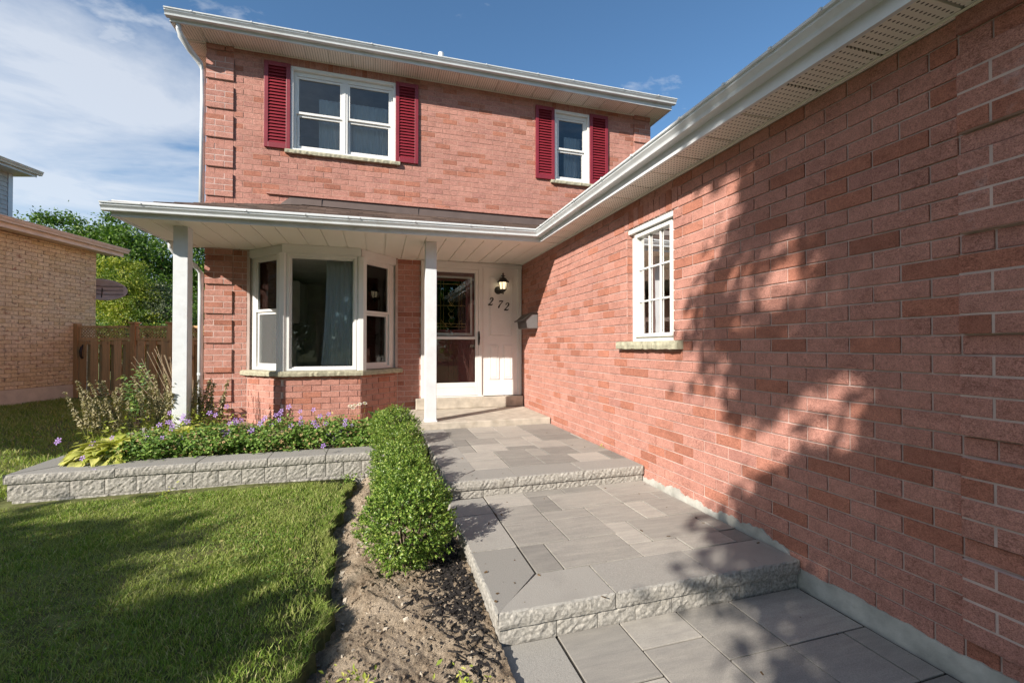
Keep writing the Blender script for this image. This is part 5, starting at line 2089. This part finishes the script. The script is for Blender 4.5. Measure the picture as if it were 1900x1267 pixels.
# ---- lime and dried filler below the post, and small leafy weeds
t = thing("lime_plant", "bright lime green foliage at the foot of the left porch post", "plant", (-1.98, 5.72, 0.25))
n = 1500
P = np.stack([-1.98 + rng.normal(size=n) * 0.20, 5.72 + rng.normal(size=n) * 0.16, 0.26 + np.abs(rng.normal(size=n)) * 0.13], 1)
LN = rng.uniform(0.025, 0.06, n)
foliage("foliage", P, rng.normal(size=(n, 3)) * np.array([1, 1, .5]) + np.array([0, -.2, .3]), np.array([0, -.3, 1]) + rng.normal(size=(n, 3)) * .45, LN, LN * .4, M["lime"], t, 0.15, "stuff")

t = thing("daisy_plant", "white daisies on thin stems below the right corner of the bay window", "flower", (-0.22, 5.62, 0.26))
me = bpy.data.meshes.new("flower")
V, Q = [], []
for k in range(12):
    a = 2 * math.pi * k / 12
    V += [(0.006 * math.cos(a), 0.006 * math.sin(a), 0), (0.026 * math.cos(a - .16), 0.026 * math.sin(a - .16), 0.002), (0.028 * math.cos(a), 0.028 * math.sin(a), 0), (0.026 * math.cos(a + .16), 0.026 * math.sin(a + .16), 0.002)]
    Q.append((k * 4, k * 4 + 1, k * 4 + 2, k * 4 + 3))
me.from_pydata(V, [], Q)
me.materials.append(M["whitepetal"])
for (x, z) in ((-0.33, 0.60), (-0.275, 0.605), (-0.225, 0.615), (-0.165, 0.625), (-0.30, 0.575)):
    petal_flower(t, (x, 5.58, z), (random.uniform(-.3, .3), -0.6, 1), 1.0, me)
    m = MB()
    m.tube([(-0.22 + (x + .22) * .3, 5.64, 0.26), (x, 5.60, z - 0.05), (x, 5.581, z - 0.002)], 0.002, 4)
    m.lathe((x, 5.58, z), [(0.009, 0.0), (0.008, 0.006), (0.001, 0.009)], 8)
    m.build("flower_stem", M["stem"], t)
for i, (x, y_, n, lab) in enumerate(((-0.28, 4.45, 90, "small weed growing against the garden wall blocks"), (-0.10, 1.72, 70, "small weed on the bare soil at the lower walkway"), (0.30, 1.62, 80, "leafy weed at the edge of the lower paving"), (1.88, 4.07, 16, "tiny weed in the crack along the garage wall"), (-1.72, 4.43, 60, "leafy weed in the grass at the garden wall foot"))):
    zb_ = LU if i == 3 else (float(soil_h(x, y_)) if x > -0.28 and i in (1, 2) else 0.04)
    x = GX - 0.03 if i == 3 else x
    t = thing("weed", lab, "weed", (x, y_, zb_))
    sp_ = 0.02 if i == 3 else 0.05
    P = np.stack([x + rng.normal(size=n) * sp_, y_ + rng.normal(size=n) * sp_, zb_ + np.abs(rng.normal(size=n)) * sp_ * .7], 1)
    if i in (0, 4):
        P[:, 1] = np.minimum(P[:, 1], GF - 0.015)
    if i == 3:
        P[:, 0] = np.minimum(P[:, 0], GX - 0.02)
    LN = rng.uniform(0.012, 0.035, n) * (0.6 if i == 3 else 1)
    foliage("leaves", P, rng.normal(size=(n, 3)) * np.array([1, 1, .4]) + np.array([0, 0, .4]), np.array([0, -.3, 1]) + rng.normal(size=(n, 3)) * .4, LN, LN * .5, M["lime"] if i != 0 else M["box"], t, 0.15, "stuff")

# =================================================================== NEIGHBOUR'S HOUSE
NC = (-6.20, 12.40)
ne, nn_ = Vector((-0.264, -0.965, 0)).normalized(), Vector((0.965, -0.264, 0)).normalized()
WN = Wall(NC, ne, nn_)
nb = thing("neighbour_house", "buff brick house next door with taupe eaves and pale siding upstairs", "house", (NC[0], NC[1], 0))
NL = 9.6
NB_Z0, NB_E = 0.49, 3.46
bl = lay(0.0, 5.6, NB_Z0, NB_E - 0.02, phase=0.04)
mb = MB()
WN.box(mb, 0.01, NL, NB_Z0 - 0.02, NB_E, -0.25, -0.006)
WN.box(mb, NL - 0.25, NL, NB_Z0 - 0.02, NB_E, -8.0, -0.25)
WN.box(mb, 0.01, 0.2, NB_Z0 - 0.02, NB_E, -8.0, -0.25)
mb.build("mortar_wall", M["buff_mortar"], nb)
mb = MB()
WN.box(mb, 0.0, NL, -0.1, NB_Z0 - 0.005, -8.0, 0.012)
mb.build("foundation", plain("pale_foundation", (0.66, 0.61, 0.48), 0.9, 0.1, var=0.06), nb)
rk = []
for i, b in enumerate(bl):
    p = proj(WN.at((b[0] + b[1]) / 2, (b[2] + b[3]) / 2))
    vis = p is not None and p[0] > -5
    rk.append((1000 - abs(p[0]) if vis and p[0] < 190 else 0, i))
bign = {i for a, i in sorted(rk, reverse=True)[:300] if a > 0}
cache = {}
SV, SQ = [], []
for i, b in enumerate(bl):
    ctr = Vector(WN.at((b[0] + b[1]) / 2, (b[2] + b[3]) / 2, random.uniform(-.001, .002)))
    V, Q = brick_shape(b[1] - b[0], b[3] - b[2], 0)
    V = [tuple(WN.e * p[0] + Vector((0, 0, p[1])) + WN.n * p[2]) for p in V]
    if i in bign:
        key = (round(b[1] - b[0], 3), round(b[3] - b[2], 3))
        if key not in cache:
            m = MB()
            m.add(V, Q)
            cache[key] = m.mesh("brick", M["buff"])
        o = bpy.data.objects.new("brick", cache[key])
        link(o, nb, ctr)
    else:
        base = len(SV)
        SV += [tuple(ctr + Vector(p) - ORG[nb.name]) for p in V]
        SQ += [tuple(k + base for k in q) for q in Q]
o = bpy.data.objects.new("brickwork", arr_mesh("brickwork", SV, SQ, None, M["buff"]))
link(o, nb, ORG[nb.name])
tag(o, kind="stuff")
# eave along the side wall: soffit, fascia, gutter, roof slope
tilt = 0.035
mb = MB()
A = WN.at
mb.hexa([A(-0.34, NB_E - 0.03, 0.30), A(-0.34, NB_E - 0.03, -0.02), A(NL + .5, NB_E + tilt * 3, -0.02), A(NL + .5, NB_E + tilt * 3, 0.30),
         A(-0.34, NB_E - 0.015, 0.30), A(-0.34, NB_E - 0.015, -0.02), A(NL + .5, NB_E + tilt * 3 + .015, -0.02), A(NL + .5, NB_E + tilt * 3 + .015, 0.30)])
mb.build("soffit", M["taupe"], nb)
mb = run(MB(), [(-0.02, -0.02), (0.0, -0.02), (0.0, 0.17), (-0.02, 0.17)], A(-0.34, NB_E - 0.03, 0.32), A(NL + .5, NB_E + tilt * 3, 0.32), tuple(nn_))
mb.build("fascia", M["taupe"], nb)
GN = [(a * 1.15, b * 1.3) for a, b in GUT]
mb = run(MB(), GN, A(-0.40, NB_E + 0.035, 0.321), A(NL + .5, NB_E + tilt * 3 + 0.065, 0.321), tuple(nn_))
mb.build("gutter", M["taupe"], nb)
mb = MB()
mb.hexa([A(-0.36, NB_E + 0.125, 0.35), A(NL + .5, NB_E + 0.125 + tilt * 3, 0.35), A(NL + .5, NB_E + 0.72, -3.2), A(-0.36, NB_E + 0.72, -3.2),
         A(-0.36, NB_E + 0.16, 0.35), A(NL + .5, NB_E + 0.16 + tilt * 3, 0.35), A(NL + .5, NB_E + 0.75, -3.2), A(-0.36, NB_E + 0.75, -3.2)])
mb.hexa([A(-0.36, NB_E + 0.125, -8.3), A(NL + .5, NB_E + 0.125, -8.3), A(NL + .5, NB_E + 0.72, -3.2), A(-0.36, NB_E + 0.72, -3.2),
         A(-0.36, NB_E + 0.16, -8.3), A(NL + .5, NB_E + 0.16, -8.3), A(NL + .5, NB_E + 0.75, -3.2), A(-0.36, NB_E + 0.75, -3.2)])
mb.build("roof", M["shingle"], nb)
# upper storey, set back
UO, UF = -3.0, -1.0
mb = MB()
WN.box(mb, UF, 7.0, 2.6, 5.62, -8.0, UO)
mb.build("upper_wall", M["siding"], nb)
z = 3.9
while z < 5.55:
    m = MB()
    p = [A(UF + 0.10, z, UO + 0.002), A(7.0, z, UO + 0.002), A(7.0, z, UO + 0.022), A(UF + 0.10, z, UO + 0.022), A(UF + 0.10, z + 0.11, UO + 0.002), A(7.0, z + 0.11, UO + 0.002), A(7.0, z + 0.11, UO + 0.006), A(UF + 0.10, z + 0.11, UO + 0.006)]
    m.hexa(p)
    m.build("siding_board", M["siding"], nb, origin=A(3, z, UO))
    z += 0.112
m = MB()
WN.box(m, UF - 0.012, UF + 0.09, 3.5, 5.60, UO - 0.09, UO + 0.028)
m.build("corner_trim", M["alu"], nb)
mb = MB()
WN.box(mb, UF - 0.16, 7.4, 5.60, 5.615, -8.3, UO + 0.45)
mb.build("soffit", M["taupe"], nb)
mb = run(MB(), [(-0.02, 0), (0, 0), (0, 0.16), (-0.02, 0.16)], A(UF - 0.16, 5.585, UO + 0.46), A(7.4, 5.585, UO + 0.46), tuple(nn_))
mb.build("fascia", M["alu"], nb)
mb = run(MB(), GN, A(UF - 0.22, 5.64, UO + 0.461), A(7.4, 5.66, UO + 0.461), tuple(nn_))
mb.build("gutter", M["taupe"], nb)
mb = MB()
r0, r1, r2, r3 = A(UF - .18, 5.75, UO + 0.48), A(7.4, 5.75, UO + 0.48), A(7.4, 5.75, -8.4), A(UF - .18, 5.75, -8.4)
t0, t1 = A(1.5, 6.8, -5.6), A(5.0, 6.8, -5.6)
mb.add([r0, r1, r2, r3, t0, t1], [(0, 1, 5, 4), (1, 2, 5), (2, 3, 4, 5), (3, 0, 4), (3, 2, 1, 0)])
mb.build("roof", M["shingle"], nb)

# satellite dish on the far corner
dc = Vector(A(-0.10, 2.62, 0.03))
dish = thing("satellite_dish", "grey brown satellite dish at the corner of the buff brick house", "satellite dish", tuple(A(-0.02, 2.5, 0.0)))
ax = Vector((0.45, -0.85, 0.30)).normalized()
u_ = ax.cross(Vector((0, 0, 1))).normalized()
w_ = u_.cross(ax).normalized()
rings = []
for k in range(7):
    r = 0.36 * k / 6 + 0.004
    dep = 0.09 * (r / 0.36) ** 2 - 0.09
    rings.append([dc + u_ * (r * 1.25 * math.cos(2 * math.pi * j / 28)) + w_ * (r * 0.72 * math.sin(2 * math.pi * j / 28)) - ax * (-dep) for j in range(28)])
m = MB()
m.loft(rings, caps=False)
dd = m.build("reflector", M["dishgrey"], dish, smooth=True)
sdm = dd.modifiers.new("thickness", "SOLIDIFY")
sdm.thickness = 0.012
for k in (-0.5, 0.0, 0.5):
    m = MB()
    m.tube([dc + w_ * (0.20 * k) - u_ * 0.38 + ax * 0.012, dc + w_ * (0.20 * k) - ax * 0.07, dc + w_ * (0.20 * k) + u_ * 0.38 + ax * 0.012], 0.006, 5)
    m.build("rib", M["black"], dish)
m = MB()
m.tube([dc - ax * 0.10, dc - ax * 0.2 + Vector((-.1, .02, -.1)), Vector(A(-0.02, 2.4, -0.05))], 0.022, 8)
m.tube([dc - w_ * 0.2, dc + ax * 0.35 - w_ * 0.12], 0.012, 6)
m.build("mount", M["black"], dish)

# =================================================================== WOODEN FENCE AND GATE
FD = 9.6
fp = CAM + _fw * FD
WFN = Wall((fp.x, fp.y), (_rt.x, _rt.y), (-_fw.x, -_fw.y))


def at_px(u):
    return (u - 950) / FPX * FD


FZ = 0.12
L0, L1, L2, L3 = at_px(143), at_px(248), at_px(317), -5.55


def fence_post(par, l, w=0.10, cap=True):
    m = MB()
    WFN.box(m, l - w / 2, l + w / 2, FZ - 0.1, 1.80, -0.08, 0.03)
    p = m.build("post", M["cedar"], par, origin=WFN.at(l, FZ))
    if cap:
        m = MB()
        WFN.box(m, l - w / 2 - 0.03, l + w / 2 + 0.03, 1.80, 1.83, -0.11, 0.06)
        m.build("post_cap", M["cedar"], p, bevel=0.005)


def lattice(par, a, b, z0, z1):
    m = MB()
    step, w = 0.066, 0.0105
    h = z1 - z0
    for sgn, d0 in ((1, -0.022), (-1, -0.031)):
        k = a - h
        while k < b + h:
            pts = []
            s0, s1 = (k, k + h) if sgn > 0 else (k + h, k)
            ua, ub, za, zb = s0, s1, z0, z1
            lo, hi = min(ua, ub), max(ua, ub)
            c0, c1 = max(lo, a), min(hi, b)
            if c1 - c0 > 0.02:
                f = lambda u: z0 + (u - s0) / (s1 - s0) * h
                A_ = WFN.at
                m.hexa([A_(c0, f(c0) - w, d0), A_(c0, f(c0) + w, d0), A_(c1, f(c1) + w, d0), A_(c1, f(c1) - w, d0),
                        A_(c0, f(c0) - w, d0 + .008), A_(c0, f(c0) + w, d0 + .008), A_(c1, f(c1) + w, d0 + .008), A_(c1, f(c1) - w, d0 + .008)])
            k += step
    m.build("lattice", M["cedar"], par, kind="stuff")
    for q in ((a, b, z1 - 0.002, z1 + 0.045), (a, b, z0 - 0.05, z0 + 0.002)):
        m = MB()
        WFN.box(m, *q, -0.045, 0.005)
        m.build("rail", M["cedar"], par, origin=WFN.at(a, q[2]))
    for q in ((a, a + 0.04), (b - 0.04, b)):
        m = MB()
        WFN.box(m, q[0], q[1], z0 + 0.003, z1 - 0.003, -0.042, 0.002)
        m.build("stile", M["cedar"], par, origin=WFN.at(q[0], z0))


def boards(par, a, b, z0, z1, first=0.0):
    pitch, w = 0.254, 0.155
    u = a + first
    while u < b - 0.02:
        m = MB()
        WFN.box(m, max(u, a), min(u + w, b), z0, z1, -0.018, 0.0)
        m.build("board", M["cedar"], par, origin=WFN.at(u, z0))
        m = MB()
        if min(u + w + 0.115, b) - (u + w - 0.02) > 0.02:
            WFN.box(m, u + w - 0.02, min(u + w + 0.115, b), z0, z1, -0.075, -0.057)
            m.build("board", M["cedar"], par, origin=WFN.at(u + w, z0))
        u += pitch
    for zc in (z0 + 0.15, z1 - 0.05):
        m = MB()
        WFN.box(m, a, b, zc - 0.04, zc + 0.04, -0.055, -0.020)
        m.build("rail", M["cedar"], par, origin=WFN.at(a, zc))


gate = thing("wooden_gate", "cedar board gate with lattice top and black latch beside the buff brick wall", "gate", WFN.at((L0 + L1) / 2, FZ))
boards(gate, L0 + 0.03, L1 - 0.055, FZ + 0.03, 1.43, 0.01)
lattice(gate, L0 + 0.03, L1 - 0.055, 1.485, 1.705)
m = MB()
hu = at_px(154)
m.tube([WFN.at(hu, 1.05, 0.005), WFN.at(hu, 1.09, 0.045), WFN.at(hu, 1.20, 0.055), WFN.at(hu, 1.29, 0.03), WFN.at(hu, 1.33, 0.005)], [0.02, 0.022, 0.026, 0.024, 0.018], 8)
m.build("handle", M["black"], gate, smooth=True)
fence = thing("wooden_fence", "cedar fence with lattice top running behind the flower bed to the house", "fence", WFN.at(L1, FZ))
for l in (L0 - 0.02, L1, L2, (L2 + L3) / 2, L3):
    fence_post(fence, l, 0.10, l > L0)
for a, b in ((L1, L2), (L2, (L2 + L3) / 2), ((L2 + L3) / 2, L3)):
    boards(fence, a + 0.055, b - 0.055, FZ + 0.03, 1.43, 0.03)
    lattice(fence, a + 0.055, b - 0.055, 1.485, 1.705)


# =================================================================== TREES
def tree(name, label, base, height, trunk_r, crown, nleaf, leaf, mat, group=None, clumps=60, clump_r=0.35, droop=0.0, crown_name="crown", limbs=9, shell=0.5):
    """crown: list of (centre, radii)"""
    t = thing(name, label, "tree" if "tree" in name else "shrub", base, group)
    b = Vector(base)
    cs = []
    vol = np.array([r[0] * r[1] * r[2] for c_, r in crown])
    for ci_, (c_, r) in enumerate(crown):
        k = max(4, int(clumps * vol[ci_] / vol.sum()))
        d = unit(k)
        rad = shell + (1 - shell) * rng.random(k) ** 0.5
        cs.append(np.array(c_) + d * rad[:, None] * np.array(r))
    C = np.concatenate(cs)
    m = MB()
    c0 = Vector(np.mean([np.array(c_) for c_, r in crown], 0))
    pts = [b, b.lerp(Vector((c0.x, c0.y, b.z)), .15) + Vector((0, 0, height * .22)), Vector((c0.x, c0.y, 0)).lerp(b, .5) + Vector((0, 0, b.z + height * .5)), Vector((c0.x, c0.y, b.z + height * .88))]
    m.tube(pts, [trunk_r * 1.2, trunk_r * .9, trunk_r * .6, trunk_r * .12], 10)
    for k in range(limbs):
        e = Vector(C[rng.integers(0, len(C))])
        s = pts[1].lerp(pts[2], random.random()) if random.random() < .6 else pts[2].lerp(pts[3], random.random() * .7)
        mid_ = s.lerp(e, .55) + Vector((0, 0, -0.06 * (e - s).length + 0.05))
        m.tube([s, mid_, e], [trunk_r * .36, trunk_r * .2, trunk_r * .05], 6)
    m.build("trunk", M["bark"], t, smooth=True)
    idx = rng.integers(0, len(C), nleaf)
    size = rng.uniform(.6, 1.3, len(C))
    P = C[idx] + rng.normal(size=(nleaf, 3)) * (clump_r * size[idx])[:, None] * np.array([1, 1, .62])
    out = P - np.array(c0)
    out /= np.linalg.norm(out, axis=1, keepdims=True) + 1e-6
    D = unit(nleaf) + np.array([0, 0, -droop])
    Nn = out * 0.5 + np.array([0, 0, .6]) + rng.normal(size=(nleaf, 3)) * .6
    LN = rng.uniform(.7, 1.3, nleaf) * leaf
    k = P[:, 2] > b.z + 0.05
    foliage(crown_name, P[k], D[k], Nn[k], LN[k], LN[k] * .6, mat, t, 0.18)
    return t


def on_ray(u, depth, z):
    p = CAM + _fw * depth + _rt * ((u - 950) / FPX * depth)
    return Vector((p.x, p.y, z))


def zpx(v, depth):
    return 1.30 + (643 - v) / FPX * depth


# trees far behind the fence
p = on_ray(290, 24, 0.0)
tree("deciduous_tree", "tall dark green tree filling the gap behind the left porch post", tuple(p), 8.2, 0.24,
     [((p.x, p.y, 5.6), (3.0, 2.4, 2.7)), ((p.x + 1.4, p.y + .5, 4.0), (2.4, 2.0, 2.4)), ((p.x - .6, p.y, 2.6), (2.6, 1.8, 1.9))], 42000, 0.15, M["tree"], "trees behind the fence", 170, 0.42, 0.3)
p = on_ray(75, 23, 0.0)
tree("deciduous_tree", "feathery light green tree showing above the buff brick house roof", tuple(p), 8.4, 0.2,
     [((p.x, p.y, 6.6), (2.4, 2.0, 1.6)), ((p.x + 2.0, p.y, 6.0), (1.7, 1.6, 1.5)), ((p.x + 0.8, p.y, 4.4), (2.6, 2.0, 2.0))], 24000, 0.15, M["tree"], "trees behind the fence", 110, 0.34, 0.5)
p = on_ray(200, 23.5, 0.0)
tree("deciduous_tree", "tall tree with a pointed top just left of the porch gutter", tuple(p), 8.9, 0.2,
     [((p.x, p.y, 7.2), (1.1, 1.2, 1.5)), ((p.x + .6, p.y, 5.4), (2.2, 1.8, 1.9)), ((p.x + .3, p.y, 2.9), (2.4, 1.8, 1.9))], 24000, 0.15, M["tree"], "trees behind the fence", 100, 0.34, 0.4)
p = on_ray(398, 24, 0.0)
tree("deciduous_tree", "dark tree seen between the left porch post and the brick corner", tuple(p), 6.0, 0.2,
     [((p.x, p.y, 4.0), (2.0, 1.8, 2.1)), ((p.x, p.y, 2.1), (2.2, 1.8, 1.8))], 16000, 0.15, M["tree"], "trees behind the fence", 80, 0.4, 0.3)
p = on_ray(236, 19, 0.0)
tree("golden_tree", "small yellow green leafy tree behind the satellite dish", tuple(p), 5.0, 0.09,
     [((p.x, p.y, 3.75), (1.15, 1.0, 1.3)), ((p.x + .5, p.y, 2.5), (1.3, 1.0, 1.2)), ((p.x - .7, p.y, 3.9), (.8, .8, 1.2))], 21000, 0.09, M["goldtree"], None, 120, 0.22, 0.4)
p = on_ray(310, 19.5, 0.0)
tree("silvery_shrub", "silvery leaved shrub left of the porch post behind the fence", tuple(p), 3.9, 0.06,
     [((p.x, p.y, 2.9), (0.95, 0.8, 1.1))], 6500, 0.08, M["silver"], None, 50, 0.2, 0.2)
p = on_ray(225, 17.5, 0.0)
tree("green_shrub", "deep green bushy shrub low behind the wooden fence", tuple(p), 2.4, 0.06,
     [((p.x - .4, p.y, 1.5), (1.4, .8, .85)), ((p.x + 1.3, p.y, 1.4), (1.4, .8, .75))], 11000, 0.09, M["tree"], None, 80, 0.2, 0.2)
p = on_ray(362, 17.5, 0.0)
tree("green_shrub", "green shrub behind the fence right beside the brick corner", tuple(p), 3.2, 0.06,
     [((p.x, p.y, 1.9), (.8, .7, 1.4))], 7000, 0.08, M["tree"], None, 55, 0.18, 0.2)


# street trees behind the viewer; they stand up the sun's path and shade lawn, steps and wall
def sun_place(s, a):
    return (1.42 * a + s) / 1.737, (a - 1.42 * s) / 1.737


def shade_tree(label, crowns, a0, s0, height, r, nleaf, leaf, clumps, cr, seed_group="street trees across the lawn"):
    bx0, by0 = sun_place(s0, a0)
    cc = []
    for (s, h, da, rs, rh) in crowns:
        x, y = sun_place(s, a0 + da)
        cc.append(((x, y, h - 0.564 * (a0 + da)), (rs, rs, rh)))
    return tree("maple_tree", label, (bx0, by0, 0.0), height, r, cc, nleaf, leaf, M["tree"], seed_group, clumps, cr, 0.2, limbs=16, shell=0.15)


shade_tree("broad maple tree standing nearest the house on the front lawn",
           [(1.15, 3.2, 0, 1.95, 2.2), (0.6, 4.7, 0.4, 1.5, 1.2), (0.95, 1.75, 0.2, 1.75, 0.75), (1.0, 1.15, 0.0, 1.45, 0.5), (2.6, 2.6, -0.3, 2.2, 2.2)], -3.8, 2.2, 8.2, 0.20, 110000, 0.12, 620, 0.15)
shade_tree("maple tree farther out on the front lawn",
           [(-3.0, -0.66, 0, 1.45, 0.95), (-1.9, -0.42, 0.4, 1.0, 0.75), (-4.4, -1.15, -0.4, 1.5, 1.0), (-6.6, -1.9, 0.0, 2.0, 1.2), (-2.8, -1.7, 0.0, 2.4, 1.2), (-1.7, -1.05, 0.2, 1.3, 0.75), (-4.8, -1.7, 0.2, 2.0, 1.1), (-3.4, -1.0, 0.6, 1.2, 0.8)], -8.0, -3.4, 6.0, 0.16, 100000, 0.19, 430, 0.22)

for i, (x, y_, hh) in enumerate(((-17, -27, 8.5), (-9, -31, 10), (-1, -28, 9), (7, -30, 10), (15, -27, 8.5), (24, -30, 9.5))):
    lab = ("leafy tree across the street behind the viewer, %s of six" % ("first", "second", "third", "fourth", "fifth", "last")[i])
    tree("deciduous_tree", lab, (x, y_, 0.0), hh, 0.25, [((x, y_, hh * .55), (4.2, 3.5, hh * .42)), ((x + 1.5, y_, hh * .4), (3.5, 3, hh * .35))], 3600, 0.75, M["tree"], "trees across the street", 60, 0.7)

# patches of clover and small weeds in the turf
n = 5200
x = rng.uniform(-3.2, -0.3, n)
y = rng.uniform(1.2, 4.4, n)
k = (hn(x, y, 2.6, 7.0) > 0.30) & (x < edge_x(y) - 0.02)
x, y = x[k], y[k]
n = len(x)
P = np.stack([x, y, lawn_h(x, y) + rng.uniform(0.012, 0.032, n)], 1)
D = rng.normal(size=(n, 3)) * np.array([1, 1, 0.25])
Nn = np.array([0, -0.2, 1.0]) + rng.normal(size=(n, 3)) * 0.25
LN = rng.uniform(0.010, 0.022, n)
V, T = leaf_arrays(P, D, Nn, LN, LN * 0.8, 0.1)
o = bpy.data.objects.new("clover", arr_mesh("clover", V, None, T, M["crane"]))
link(o)
tag(o, "small patches of clover growing through the lawn grass", kind="stuff")
